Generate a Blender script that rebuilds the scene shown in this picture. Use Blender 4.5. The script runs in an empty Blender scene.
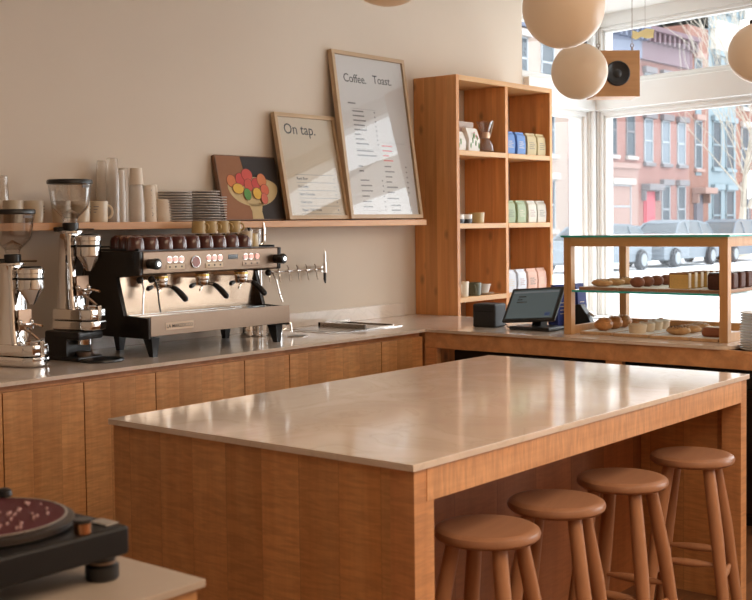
import bpy, bmesh, math, random
from mathutils import Vector, Matrix, Euler
random.seed(7)
PI = math.pi
sc = bpy.context.scene
COL = sc.collection
V = Vector

# ------------------------------------------------------------------ camera
CAMP = V((4.9077, -5.5511, 1.5401))
FPX, YAW, PIT, ROL = 1177.69, 0.70058, 0.044216, -0.013016
F = V((-math.sin(YAW)*math.cos(PIT), math.cos(YAW)*math.cos(PIT), -math.sin(PIT)))
R = V((math.cos(YAW), math.sin(YAW), 0)); U = R.cross(F)
R2 = R*math.cos(ROL)+U*math.sin(ROL); U2 = -R*math.sin(ROL)+U*math.cos(ROL)
cd = bpy.data.cameras.new('camera'); cam = bpy.data.objects.new('camera', cd); COL.objects.link(cam)
cam.matrix_world = Matrix(((R2.x, U2.x, -F.x, CAMP.x), (R2.y, U2.y, -F.y, CAMP.y), (R2.z, U2.z, -F.z, CAMP.z), (0, 0, 0, 1)))
cd.sensor_width = 36; cd.sensor_fit = 'HORIZONTAL'; cd.lens = FPX*36/752
cd.shift_x = 20.574/752; cd.shift_y = -23.275/752
cd.dof.use_dof = True; cd.dof.focus_distance = 5.6; cd.dof.aperture_fstop = 6.3
cd.clip_start = .05; cd.clip_end = 400
sc.camera = cam

# ------------------------------------------------------------------ sky, daylight, exposure
w = bpy.data.worlds.new('overcast_sky'); sc.world = w; w.use_nodes = True
bg = w.node_tree.nodes['Background']; bg.inputs[0].default_value = (.90, .95, 1.0, 1); bg.inputs[1].default_value = 3.3
FANG = math.radians(-11.5)                      # the street front runs askew
FM = Matrix.Translation((0, 3.43, 0)) @ Matrix.Rotation(FANG, 4, 'Z')
def area(name, loc, direction, sx, sy, power, col, portal=False):
    l = bpy.data.lights.new(name, 'AREA'); l.shape = 'RECTANGLE'; l.size = sx; l.size_y = sy
    l.energy = power; l.color = col
    o = bpy.data.objects.new(name, l); COL.objects.link(o); o.location = loc
    o.rotation_euler = V(direction).to_track_quat('-Z', 'Z').to_euler()
    if portal: l.cycles.is_portal = True
    return o
inward = FM.to_3x3() @ V((0, -1, 0))
for s0, s1, z0, z1 in ((.14, 3.2, .74, 2.46), (.14, 3.2, 2.68, 3.17), (3.6, 7.3, .74, 2.46), (3.6, 7.3, 2.68, 3.17)):
    area('daylight', FM @ V(((s0+s1)/2, .04, (z0+z1)/2)), inward, s1-s0, z1-z0, 1, (1, 1, 1), True)
for y0, y1, z0, z1 in ((2.32, 3.26, .74, 2.46), (2.32, 3.26, 2.68, 3.17)):
    area('daylight', (-.04, (y0+y1)/2, (z0+z1)/2), (1, 0, 0), y1-y0, z1-z0, 1, (1, 1, 1), True)
# daylight of the front windows and an added warm fill light under the ceiling, out of view
area('front_daylight', FM @ V((1.75, -.06, 1.7)), inward + V((0, 0, -.25)), 3.0, 2.0, 17, (1, .96, .90))
area('front_daylight', FM @ V((5.4, -.06, 1.7)), inward + V((0, 0, -.25)), 3.6, 2.0, 40, (1, .96, .90))
area('warm_ceiling_fill', (5.6, -2.6, 3.2), (0, 0, -1), 2.5, 4.5, 112, (1.0, .76, .54))
sc.view_settings.view_transform = 'Standard'; sc.view_settings.look = 'None'
sc.view_settings.exposure = 0.42; sc.view_settings.gamma = 1.0
sc.view_settings.use_curve_mapping = False
sc.cycles.max_bounces = 10; sc.cycles.diffuse_bounces = 5; sc.cycles.glossy_bounces = 5
sc.cycles.transmission_bounces = 8; sc.cycles.transparent_max_bounces = 24
sc.cycles.sample_clamp_indirect = 4; sc.cycles.caustics_reflective = False; sc.cycles.caustics_refractive = False

# ------------------------------------------------------------------ materials
def nmat(name):
    m = bpy.data.materials.new(name); m.use_nodes = True
    nt = m.node_tree
    return m, nt, nt.nodes, nt.links, nt.nodes['Principled BSDF']
def plain(name, c, rough=.5, metal=0, emit=0, ecol=None, spec=.5, noise=0, nscale=20, coat=0, bump=0):
    m, nt, N, L, b = nmat(name)
    b.inputs['Base Color'].default_value = (*c, 1); b.inputs['Roughness'].default_value = rough
    b.inputs['Metallic'].default_value = metal; b.inputs['Specular IOR Level'].default_value = spec
    b.inputs['Coat Weight'].default_value = coat
    if emit:
        b.inputs['Emission Color'].default_value = (*(ecol or c), 1); b.inputs['Emission Strength'].default_value = emit
    tc = N.new('ShaderNodeTexCoord'); n = N.new('ShaderNodeTexNoise'); n.inputs['Scale'].default_value = nscale
    n.inputs['Detail'].default_value = 4; L.new(tc.outputs['Object'], n.inputs['Vector'])
    if noise:
        mx = N.new('ShaderNodeMix'); mx.data_type = 'RGBA'
        mx.inputs[6].default_value = (*[x*(1-noise) for x in c], 1); mx.inputs[7].default_value = (*[min(1, x*(1+noise)) for x in c], 1)
        L.new(n.outputs[0], mx.inputs[0]); L.new(mx.outputs[2], b.inputs['Base Color'])
    if bump:
        bp = N.new('ShaderNodeBump'); bp.inputs['Strength'].default_value = bump; bp.inputs['Distance'].default_value = .002
        L.new(n.outputs[0], bp.inputs['Height']); L.new(bp.outputs[0], b.inputs['Normal'])
    return m
def wood(name, c1, c2, grain='Z', plank=None, rough=.42, curl=0, knots=0, stretch=14, tone=.28, seed=0):
    m, nt, N, L, b = nmat(name)
    tc = N.new('ShaderNodeTexCoord'); gi = 'XYZ'.index(grain)
    def noise(scale, s3, detail=5, dist=0):
        mp = N.new('ShaderNodeMapping'); mp.inputs['Scale'].default_value = s3; mp.inputs['Location'].default_value = (seed, seed*.7, seed*.3)
        L.new(tc.outputs['Object'], mp.inputs['Vector'])
        n = N.new('ShaderNodeTexNoise'); n.inputs['Scale'].default_value = scale; n.inputs['Detail'].default_value = detail
        n.inputs['Distortion'].default_value = dist; L.new(vec_off(mp), n.inputs['Vector']); return n
    off = None
    if plank:
        sx = N.new('ShaderNodeSeparateXYZ'); L.new(tc.outputs['Object'], sx.inputs[0])
        mu = N.new('ShaderNodeMath'); mu.operation = 'DIVIDE'; mu.inputs[1].default_value = plank[1]; L.new(sx.outputs['XYZ'.index(plank[0])], mu.inputs[0])
        fl = N.new('ShaderNodeMath'); fl.operation = 'FLOOR'; L.new(mu.outputs[0], fl.inputs[0])
        wn = N.new('ShaderNodeTexWhiteNoise'); wn.noise_dimensions = '1D'
        ad = N.new('ShaderNodeMath'); ad.operation = 'ADD'; ad.inputs[1].default_value = seed+3.7; L.new(fl.outputs[0], ad.inputs[0]); L.new(ad.outputs[0], wn.inputs['W'])
        off = wn
    def vec_off(mp):
        if not off: return mp.outputs[0]
        va = N.new('ShaderNodeVectorMath'); va.operation = 'MULTIPLY_ADD'; va.inputs[1].default_value = (9, 9, 9)
        L.new(off.outputs['Color'], va.inputs[0]); L.new(mp.outputs[0], va.inputs[2]); return va.outputs[0]
    s = [stretch]*3; s[gi] = 1.0
    n1 = noise(1.6, s, 6, .6)
    cr = N.new('ShaderNodeValToRGB'); cr.color_ramp.elements[0].position = .3; cr.color_ramp.elements[1].position = .7
    cr.color_ramp.elements[0].color = (*c2, 1); cr.color_ramp.elements[1].color = (*c1, 1); L.new(n1.outputs[0], cr.inputs[0])
    cur = cr.outputs[0]
    def mult(val_socket, lo, hi, f0=0.0, f1=1.0):
        nonlocal cur
        mr = N.new('ShaderNodeMapRange'); mr.inputs[1].default_value = f0; mr.inputs[2].default_value = f1
        mr.inputs[3].default_value = lo; mr.inputs[4].default_value = hi; L.new(val_socket, mr.inputs[0])
        mx = N.new('ShaderNodeMix'); mx.data_type = 'RGBA'; mx.blend_type = 'MULTIPLY'; mx.inputs[0].default_value = 1
        L.new(cur, mx.inputs[6]); L.new(mr.outputs[0], mx.inputs[7]); cur = mx.outputs[2]
    s2 = [60]*3; s2[gi] = 2.0
    mult(noise(1.5, s2, 3).outputs[0], .95, 1.04, .3, .7)
    if curl:
        s3 = [6]*3; s3[gi] = 42
        n3 = noise(1.7, s3, 3, .8); mult(n3.outputs[0], 1-curl, 1+curl*.6, .35, .65)
    if plank:
        mult(off.outputs['Value'], 1-tone, 1+tone*.35)
        fr = N.new('ShaderNodeMath'); fr.operation = 'FRACT'; L.new(mu.outputs[0], fr.inputs[0])
        mult(fr.outputs[0], .62, 1.0, 0.0, .022)
    if knots:
        mp = N.new('ShaderNodeMapping'); sk = [9]*3; sk[gi] = 5; mp.inputs['Scale'].default_value = sk; mp.inputs['Location'].default_value = (seed+.3, seed+.9, seed)
        L.new(tc.outputs['Object'], mp.inputs['Vector'])
        vo = N.new('ShaderNodeTexVoronoi'); vo.inputs['Scale'].default_value = 1.0; vo.inputs['Randomness'].default_value = 1; L.new(vec_off(mp), vo.inputs['Vector'])
        mult(vo.outputs['Distance'], .5, 1.0, .04, .22)
    L.new(cur, b.inputs['Base Color']); b.inputs['Roughness'].default_value = rough
    bp = N.new('ShaderNodeBump'); bp.inputs['Strength'].default_value = .12; bp.inputs['Distance'].default_value = .002
    L.new(n1.outputs[0], bp.inputs['Height']); L.new(bp.outputs[0], b.inputs['Normal'])
    return m
def glass(name, tint=(1, 1, 1), rough=0.0, diffuse=0, dcol=(1, 1, 1), boost=1.0):
    m, nt, N, L, b = nmat(name); N.remove(b)
    tr = N.new('ShaderNodeBsdfTransparent'); tr.inputs[0].default_value = (*tint, 1)
    gl = N.new('ShaderNodeBsdfGlossy'); gl.inputs['Roughness'].default_value = rough
    ge = N.new('ShaderNodeNewGeometry'); dt = N.new('ShaderNodeVectorMath'); dt.operation = 'DOT_PRODUCT'
    L.new(ge.outputs['Normal'], dt.inputs[0]); L.new(ge.outputs['Incoming'], dt.inputs[1])
    def mth(op, a, bb):
        n = N.new('ShaderNodeMath'); n.operation = op
        for i, v in enumerate((a, bb)):
            if v is None: continue
            if isinstance(v, (int, float)): n.inputs[i].default_value = v
            else: L.new(v, n.inputs[i])
        return n.outputs[0]
    sch = mth('POWER', mth('SUBTRACT', 1.0, mth('ABSOLUTE', dt.outputs['Value'], None)), 5.0)
    mu = N.new('ShaderNodeMath'); mu.operation = 'MULTIPLY'; mu.inputs[1].default_value = boost; mu.use_clamp = True
    L.new(mth('ADD', mth('MULTIPLY', sch, .96), .04), mu.inputs[0])
    mx = N.new('ShaderNodeMixShader'); L.new(mu.outputs[0], mx.inputs[0]); L.new(gl.outputs[0], mx.inputs[2])
    if diffuse:
        df = N.new('ShaderNodeBsdfDiffuse'); df.inputs[0].default_value = (*dcol, 1)
        tl = N.new('ShaderNodeBsdfTranslucent'); tl.inputs[0].default_value = (*dcol, 1)
        dm = N.new('ShaderNodeMixShader'); dm.inputs[0].default_value = .4; L.new(df.outputs[0], dm.inputs[1]); L.new(tl.outputs[0], dm.inputs[2])
        m2 = N.new('ShaderNodeMixShader'); m2.inputs[0].default_value = diffuse
        L.new(tr.outputs[0], m2.inputs[1]); L.new(dm.outputs[0], m2.inputs[2]); L.new(m2.outputs[0], mx.inputs[1])
    else: L.new(tr.outputs[0], mx.inputs[1])
    L.new(mx.outputs[0], N['Material Output'].inputs[0]); return m
def brick(name, c1, c2, mortar, scale=3.0):
    m, nt, N, L, b = nmat(name)
    tc = N.new('ShaderNodeTexCoord'); sx = N.new('ShaderNodeSeparateXYZ'); L.new(tc.outputs['Object'], sx.inputs[0])
    cb = N.new('ShaderNodeCombineXYZ'); L.new(sx.outputs[1], cb.inputs[0]); L.new(sx.outputs[2], cb.inputs[1])
    br = N.new('ShaderNodeTexBrick'); br.inputs['Color1'].default_value = (*c1, 1); br.inputs['Color2'].default_value = (*c2, 1)
    br.inputs['Mortar'].default_value = (*mortar, 1); br.inputs['Scale'].default_value = scale; br.inputs['Mortar Size'].default_value = .015
    L.new(cb.outputs[0], br.inputs['Vector']); L.new(br.outputs[0], b.inputs['Base Color']); b.inputs['Roughness'].default_value = .9
    return m

M = {}
M['wall'] = plain('wall_paint', (.68, .59, .49), .85, noise=.02, nscale=3)
M['white'] = plain('white_paint', (.80, .79, .76), .6, noise=.015, nscale=3)
M['ceiling'] = plain('ceiling_paint', (.80, .78, .74), .9, noise=.01)
M['floor'] = wood('floor_boards', (.27, .13, .065), (.17, .075, .035), 'Y', ('X', .13), .35, tone=.35)
def quartz():
    m, nt, N, L, b = nmat('beige_quartz')
    tc = N.new('ShaderNodeTexCoord'); n = N.new('ShaderNodeTexNoise'); n.inputs['Scale'].default_value = 2.2; n.inputs['Detail'].default_value = 8; n.inputs['Distortion'].default_value = 1.6
    L.new(tc.outputs['Object'], n.inputs['Vector'])
    cr = N.new('ShaderNodeValToRGB'); e = cr.color_ramp.elements
    e[0].position = .35; e[0].color = (.66, .55, .47, 1); e[1].position = .62; e[1].color = (.74, .63, .55, 1)
    k = e.new(.5); k.color = (.70, .60, .50, 1); k = e.new(.515); k.color = (.64, .54, .45, 1); k = e.new(.53); k.color = (.69, .59, .49, 1)
    L.new(n.outputs[0], cr.inputs[0]); L.new(cr.outputs[0], b.inputs['Base Color'])
    n2 = N.new('ShaderNodeTexNoise'); n2.inputs['Scale'].default_value = 9; n2.inputs['Detail'].default_value = 3; L.new(tc.outputs['Object'], n2.inputs['Vector'])
    mr = N.new('ShaderNodeMapRange'); mr.inputs[3].default_value = .09; mr.inputs[4].default_value = .11; L.new(n2.outputs[0], mr.inputs[0]); L.new(mr.outputs[0], b.inputs['Roughness'])
    
    return m
M['stone'] = quartz()
MAPLE1, MAPLE2 = (.63, .33, .135), (.52, .24, .085)
M['maple_x'] = wood('maple_panels', MAPLE1, MAPLE2, 'Z', ('X', .148), .42, curl=.15, stretch=7, tone=.15)
M['maple_y'] = wood('maple_panels_side', MAPLE1, MAPLE2, 'Z', ('Y', .141), .42, curl=.15, stretch=7, tone=.15)
M['maple'] = wood('maple_solid', (.68, .36, .17), (.58, .28, .115), 'Y', None, .42, curl=.16, stretch=9)
M['maple_v'] = wood('maple_post', (.62, .31, .135), (.53, .24, .095), 'Z', None, .42, curl=.14, stretch=9)
M['fir_side'] = wood('knotty_fir', (.74, .34, .115), (.56, .225, .065), 'Z', ('X', .095), .5, knots=1, stretch=12, tone=.2)
M['fir'] = wood('fir_board', (.74, .44, .19), (.64, .34, .13), 'Y', None, .5, stretch=12)
M['fir_v'] = wood('fir_upright', (.84, .40, .14), (.64, .27, .08), 'Z', ('X', .12), .5, knots=1, stretch=12, seed=4, tone=.15)
M['shelf_wood'] = wood('shelf_board', (.70, .37, .16), (.60, .29, .115), 'Y', None, .45)
M['oak'] = wood('pale_oak_frame', (.60, .43, .27), (.48, .33, .19), 'Z', None, .5)
M['oak_y'] = wood('pale_oak_rail', (.60, .43, .27), (.48, .33, .19), 'Y', None, .5)
M['case_wood'] = wood('display_case_wood', (.62, .35, .15), (.53, .27, .10), 'Z', None, .45)
M['case_wood_x'] = wood('display_case_rail', (.62, .35, .15), (.53, .27, .10), 'X', None, .45)
M['stool'] = wood('stool_beech', (.43, .21, .105), (.36, .165, .08), 'Z', None, .38, stretch=8)
M['stool_seat'] = wood('stool_seat_beech', (.38, .19, .105), (.31, .15, .08), 'Y', None, .34, stretch=8)
M['walnut'] = wood('brown_canvas_edge', (.20, .10, .05), (.14, .065, .03), 'Z')
M['board'] = wood('serving_board', (.60, .38, .20), (.50, .29, .14), 'Y', None, .5)
M['board_dark'] = wood('serving_board_dark', (.42, .22, .11), (.33, .16, .08), 'Y', None, .5)
M['chrome'] = plain('polished_steel', (.78, .76, .74), .07, 1)
M['steel'] = plain('brushed_steel', (.31, .22, .16), .4, 1, noise=.05, nscale=60)
M['steel_mir'] = plain('warm_mirror_steel', (.50, .37, .27), .2, 1)
M['copper'] = plain('copper_plate', (.50, .33, .23), .38, 1)
M['black'] = plain('black_plastic', (.012, .012, .013), .32)
M['black_matte'] = plain('black_matte', (.012, .011, .011), .6)
M['black_gloss'] = plain('black_gloss', (.01, .01, .011), .12)
M['darkpanel'] = plain('dark_side_panel', (.03, .026, .024), .22, .3)
M['glass'] = glass('clear_glass', (.96, .97, .97))
M['hopper'] = glass('hopper_plastic', (.95, .94, .93), .03, .0, (.85, .78, .74), 2.2)
M['pane'] = glass('window_glass', (.97, .98, .98), 0, boost=.6)
M['picture_glass'] = glass('picture_glass', (.97, .97, .97), 0, boost=1.15)
M['green_glass'] = glass('greenish_glass', (.88, .97, .94), 0)
M['glass_edge'] = plain('green_glass_edge', (.05, .42, .36), .25)
M['clear_cup'] = glass('clear_plastic_cups', (.95, .92, .88), .08, .30, (.95, .9, .84), 1.8)
M['frost_cup'] = glass('frosted_plastic_cups', (.92, .88, .84), .15, .8, (.95, .89, .81), 1.4)
M['paper_cup'] = plain('paper_cup', (.78, .68, .56), .6)
M['cream'] = plain('cream_ceramic', (.68, .58, .44), .3, noise=.03)
M['gold'] = plain('mustard_ceramic', (.52, .37, .16), .3, noise=.12, nscale=40)
M['maroon'] = plain('dark_brown_ceramic', (.10, .028, .022), .14, noise=.2, nscale=60, coat=.5)
M['green_cup'] = plain('dark_green_ceramic', (.11, .11, .065), .3, noise=.1)
M['white_cup'] = plain('white_ceramic', (.74, .70, .64), .25)
M['plate_grey'] = plain('grey_plates', (.60, .55, .52), .3)
M['plate_cream'] = plain('cream_plates', (.62, .56, .47), .35)
M['paper'] = plain('menu_paper', (.72, .70, .68), .8)
M['paper2'] = plain('cream_menu_paper', (.72, .62, .48), .8)
M['ink'] = plain('black_ink', (.03, .03, .035), .8)
M['ink_grey'] = plain('grey_ink', (.22, .21, .21), .8)
M['ink_red'] = plain('red_ink', (.75, .18, .16), .8)
def opal():
    m, nt, N, L, b = nmat('opal_glass')
    b.inputs['Base Color'].default_value = (.68, .56, .43, 1); b.inputs['Roughness'].default_value = .3
    b.inputs['Emission Color'].default_value = (1, .66, .38, 1); b.inputs['Emission Strength'].default_value = .10
    tl = N.new('ShaderNodeBsdfTranslucent'); tl.inputs[0].default_value = (.85, .74, .62, 1)
    mx = N.new('ShaderNodeMixShader'); mx.inputs[0].default_value = .25; L.new(b.outputs[0], mx.inputs[1]); L.new(tl.outputs[0], mx.inputs[2])
    L.new(mx.outputs[0], N['Material Output'].inputs[0]); return m
M['opal'] = opal()
M['button'] = plain('lit_pink_button', (.9, .45, .38), .4, emit=.55, ecol=(1, .42, .36))
M['gauge'] = plain('gauge_face', (.35, .10, .07), .2)
M['cream_plastic'] = plain('cream_plastic', (.75, .62, .45), .4)
M['brass'] = plain('brass', (.62, .42, .14), .25, 1)
def screen():
    m, nt, N, L, b = nmat('screen'); b.inputs['Base Color'].default_value = (.03, .04, .045, 1); b.inputs['Roughness'].default_value = .15
    b.inputs['Emission Color'].default_value = (.085, .115, .12, 1); b.inputs['Emission Strength'].default_value = .42; return m
M['screen'] = screen()
M['screen_bar'] = plain('screen_bar', (.02, .03, .035), .3, emit=.4, ecol=(.18, .19, .2))
M['screen_blue'] = plain('screen_blue', (.01, .02, .05), .3, emit=.4, ecol=(.03, .06, .14))
M['bun'] = plain('golden_crust', (.50, .22, .07), .5, noise=.5, nscale=45, bump=.6)
M['cookie'] = plain('cookie_dough', (.52, .30, .13), .7, noise=.35, nscale=60, bump=.6)
M['cocoa'] = plain('cocoa_ball', (.22, .075, .035), .7, noise=.35, nscale=70, bump=.6)
M['cake'] = plain('yellow_cake', (.66, .44, .15), .8, noise=.18, nscale=90, bump=.4)
M['crust'] = plain('dark_cake_crust', (.28, .13, .045), .7, noise=.2, nscale=60)
M['icing'] = plain('white_icing', (.75, .66, .52), .5)
M['muffin'] = plain('pale_muffin', (.66, .52, .36), .7, noise=.12, nscale=60, bump=.4)
M['choc'] = plain('chocolate_loaf', (.085, .03, .018), .6, noise=.4, nscale=80, bump=.4)
M['paperwhite'] = plain('baking_paper', (.8, .76, .7), .8)
M['seed'] = plain('poppy_seed', (.06, .04, .03), .7)
M['sugar'] = plain('sugar_flakes', (.8, .72, .62), .7)
M['leaf'] = plain('green_print', (.12, .28, .07), .6)
M['pink_print'] = plain('pink_print', (.6, .2, .2), .6)
M['record'] = plain('maroon_record_label', (.085, .018, .022), .6, spec=.2)
M['record_ink'] = plain('pale_pink_ink', (.42, .24, .22), .5)
M['silver'] = plain('silver_plastic', (.42, .38, .34), .35, .6)
M['red_tint'] = plain('tinted_tape', (.9, .2, .15), .6)
# street
M['ground'] = plain('bright_pavement', (.84, .85, .87), .9, noise=.02, nscale=.3)
M['snow'] = plain('road_surface', (.74, .76, .80), .9, noise=.02, nscale=.3)
M['brick_pink'] = brick('pale_red_brick', (.27, .125, .10), (.21, .092, .075), (.29, .18, .16))
M['brick_orange'] = brick('orange_brick', (.24, .11, .08), (.19, .082, .06), (.26, .165, .14))
M['brick_buff'] = brick('buff_brick', (.34, .25, .20), (.30, .22, .18), (.34, .28, .24))
M['brownstone'] = plain('brownstone', (.31, .20, .17), .9, noise=.08, nscale=2)
M['blue_paint'] = plain('pale_blue_paint', (.19, .245, .27), .8, noise=.06, nscale=2)
M['cornice'] = plain('purple_brown_cornice', (.14, .085, .10), .8, noise=.1, nscale=2)
M['cornice_blue'] = plain('slate_cornice', (.14, .16, .22), .8, noise=.1, nscale=2)
M['lintel'] = plain('grey_lintel', (.17, .155, .16), .9)
M['lintel_pale'] = plain('pale_lintel', (.42, .37, .34), .9)
M['trim'] = plain('white_window_frame', (.30, .32, .34), .7)
M['dark_pane'] = plain('house_window_pane', (.05, .062, .075), .5, spec=.15)
M['pale_pane'] = plain('house_window_blind', (.15, .175, .20), .6, spec=.2)
M['red_door'] = plain('red_door', (.40, .055, .075), .6)
M['dark_door'] = plain('dark_door', (.09, .08, .10), .6)
M['white_wall'] = plain('white_render', (.6, .56, .5), .9)
M['bark'] = plain('pale_bark', (.40, .36, .30), .9, noise=.2, nscale=10)
M['car_silver'] = plain('silver_car_paint', (.14, .165, .19), .5, .2)
M['car_blue'] = plain('blue_grey_car_paint', (.10, .125, .155), .5, .2)
M['car_dark'] = plain('dark_car_paint', (.05, .06, .075), .3, .2, coat=.5)
M['car_glass'] = plain('car_glass', (.05, .06, .07), .3, spec=.3)
M['tyre'] = plain('tyre', (.03, .03, .035), .8)
M['rim'] = plain('wheel_rim', (.22, .24, .26), .4, .3)
M['spk_wood'] = wood('speaker_plywood', (.58, .30, .12), (.48, .23, .085), 'X', None, .5)
M['tray_dark'] = plain('drain_tray_steel', (.34, .29, .25), .22, 1)

# ------------------------------------------------------------------ mesh helpers
class B:
    def __init__(s): s.bm = bmesh.new(); s.mats = []; s.n = 0
    def _m(s, mat, faces):
        if mat is None: return
        if mat not in s.mats: s.mats.append(mat)
        i = s.mats.index(mat)
        for f in faces: f.material_index = i
    def add(s, verts, faces, mat=None, mx=None):
        vs = [s.bm.verts.new((mx @ V(v)) if mx else V(v)) for v in verts]
        fs = []
        for f in faces:
            try: fs.append(s.bm.faces.new([vs[i] for i in f]))
            except ValueError: pass
        s._m(mat, fs); return vs
    def box(s, x0, x1, y0, y1, z0, z1, bev=0, mat=None, mx=None, seg=2):
        t = bmesh.new()
        r = bmesh.ops.create_cube(t, size=1)
        for v in t.verts: v.co = V((x0+(v.co.x+.5)*(x1-x0), y0+(v.co.y+.5)*(y1-y0), z0+(v.co.z+.5)*(z1-z0)))
        if bev: bmesh.ops.bevel(t, geom=t.edges[:], offset=bev, segments=seg, profile=.5, affect='EDGES')
        return s.merge(t, mat, mx)
    def merge(s, t, mat=None, mx=None):
        t.verts.ensure_lookup_table(); t.verts.index_update()
        vs = [v.co.copy() for v in t.verts]; fs = [[v.index for v in f.verts] for f in t.faces]; t.free()
        s.add(vs, fs, mat, mx); return s
    def lathe(s, prof, c=(0, 0, 0), seg=24, mat=None, mx=None, axis='Z', sy=1.0):
        c = V(c); vs = []; fs = []; ring = []
        for r, z in prof:
            if r <= 1e-6: ring.append([len(vs)]); vs.append((0, 0, z))
            else:
                ring.append(list(range(len(vs), len(vs)+seg)))
                for k in range(seg): a = 2*PI*k/seg; vs.append((r*math.cos(a), r*sy*math.sin(a), z))
        for a, b in zip(ring[:-1], ring[1:]):
            if len(a) == 1 and len(b) == 1: continue
            for k in range(seg):
                k2 = (k+1) % seg
                if len(a) == 1: fs.append((a[0], b[k], b[k2]))
                elif len(b) == 1: fs.append((a[k], b[0], a[k2]))
                else: fs.append((a[k], b[k], b[k2], a[k2]))
        rot = {'Z': Matrix.Identity(4), 'X': Matrix.Rotation(PI/2, 4, 'Y'), 'Y': Matrix.Rotation(-PI/2, 4, 'X')}[axis]
        m = Matrix.Translation(c) @ rot
        if mx: m = mx @ m
        s.add(vs, fs, mat, m); return s
    def cyl(s, c, r, h, seg=24, bev=0, mat=None, mx=None, axis='Z', r2=None):
        r2 = r if r2 is None else r2; b = min(bev, h/2.01)
        p = [(0, 0), (r-b, 0)] + ([(r, b)] if b else []) + ([(r2, h-b)] if b else [(r2, h)]) + ([(r2-b, h)] if b else []) + [(0, h)]
        return s.lathe(p, c, seg, mat, mx, axis)
    def tube(s, pts, r, seg=10, mat=None, mx=None, closed=False):
        pts = [V(p) for p in pts]; n = len(pts); rs = r if isinstance(r, (list, tuple)) else [r]*n
        vs = []; fs = []; up = None
        for i, p in enumerate(pts):
            d = (pts[min(i+1, n-1)]-pts[max(i-1, 0)]).normalized()
            if up is None: up = V((0, 0, 1)) if abs(d.z) < .9 else V((1, 0, 0))
            a = d.cross(up).normalized(); b_ = a.cross(d).normalized(); up = b_
            for k in range(seg):
                t = 2*PI*k/seg; vs.append(p+(a*math.cos(t)+b_*math.sin(t))*rs[i])
        for i in range(n-1):
            for k in range(seg):
                k2 = (k+1) % seg; fs.append((i*seg+k, i*seg+k2, (i+1)*seg+k2, (i+1)*seg+k))
        fs.append(tuple(range(seg))[::-1]); fs.append(tuple((n-1)*seg+k for k in range(seg)))
        s.add(vs, fs, mat, mx); return s
    def ball(s, c, r, sc3=(1, 1, 1), seg=20, mat=None, mx=None, lump=0):
        t = bmesh.new(); bmesh.ops.create_uvsphere(t, u_segments=seg, v_segments=seg//2+2, radius=1)
        for v in t.verts:
            q = v.co.copy(); k = 1+lump*(math.sin(q.x*9+c[0]*37)*math.sin(q.y*8+c[1]*23+1)*math.sin(q.z*7+2))
            v.co = V(c)+V((q.x*sc3[0], q.y*sc3[1], q.z*sc3[2]))*r*k
        return s.merge(t, mat, mx)
    def prism(s, poly, axis, a, b, bev=0, mat=None, mx=None):
        def P(u, v, t): return {'X': (t, u, v), 'Y': (u, t, v), 'Z': (u, v, t)}[axis]
        n = len(poly); t = bmesh.new()
        vs = [t.verts.new(P(u, v, a)) for u, v in poly]+[t.verts.new(P(u, v, b)) for u, v in poly]
        t.faces.new(vs[:n]); t.faces.new(vs[n:])
        for i in range(n): t.faces.new((vs[i], vs[(i+1) % n], vs[n+(i+1) % n], vs[n+i]))
        if bev: bmesh.ops.bevel(t, geom=t.edges[:], offset=bev, segments=2, profile=.5, affect='EDGES')
        return s.merge(t, mat, mx)
    def obj(s, name, mat=None, parent=None, smooth=35, loc=None):
        bmesh.ops.recalc_face_normals(s.bm, faces=s.bm.faces)
        me = bpy.data.meshes.new(name); s.bm.to_mesh(me); s.bm.free()
        for k in (s.mats or [mat]): me.materials.append(M[k] if isinstance(k, str) else k)
        if smooth:
            me.polygons.foreach_set('use_smooth', [True]*len(me.polygons)); me.set_sharp_from_angle(angle=math.radians(smooth))
        o = bpy.data.objects.new(name, me); COL.objects.link(o)
        if smooth: wn = o.modifiers.new('weighted', 'WEIGHTED_NORMAL'); wn.keep_sharp = True
        if parent: o.parent = parent
        if loc: o.location = loc
        return o
def thing(name, label, cat, loc=(0, 0, 0), rotz=0, group=None):
    o = bpy.data.objects.new(name, None); COL.objects.link(o); o.location = loc; o.rotation_euler = (0, 0, rotz)
    o.empty_display_size = .05; o['label'] = label; o['category'] = cat
    if group: o['group'] = group
    return o
def tag(o, label, cat, group=None):
    o['label'] = label; o['category'] = cat
    if group: o['group'] = group
    return o
def struct(o): o['kind'] = 'structure'; return o
def kids(o): return [c for c in bpy.data.objects if c.parent == o]
def dup(root, loc, rotz=None, label=None, group=None):
    r = root.copy(); COL.objects.link(r); r.location = loc
    if rotz is not None: r.rotation_euler = (root.rotation_euler.x, root.rotation_euler.y, rotz)
    if label: r['label'] = label
    if group: r['group'] = group
    for ch in kids(root):
        c = ch.copy(); COL.objects.link(c); c.parent = r
        for g in kids(ch): d = g.copy(); COL.objects.link(d); d.parent = c
    return r
def text(body, size, mat, parent, mx, name='lettering', depth=.0004, align='LEFT', spacing=1.0):
    cu = bpy.data.curves.new(name, 'FONT'); cu.body = body; cu.size = size; cu.extrude = depth; cu.align_x = align; cu.offset = size*.004; cu.resolution_u = 3
    cu.space_character = spacing
    o = bpy.data.objects.new(name, cu); COL.objects.link(o)
    me = bpy.data.meshes.new_from_object(o); bpy.data.objects.remove(o); bpy.data.curves.remove(cu)
    me.transform(mx); me.materials.clear(); me.materials.append(M[mat])
    t = bpy.data.objects.new(name, me); COL.objects.link(t); t.parent = parent; return t
FACEX = Matrix(((0, 0, 1, 0), (1, 0, 0, 0), (0, 1, 0, 0), (0, 0, 0, 1)))      # text plane -> faces +X, runs along +Y

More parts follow.
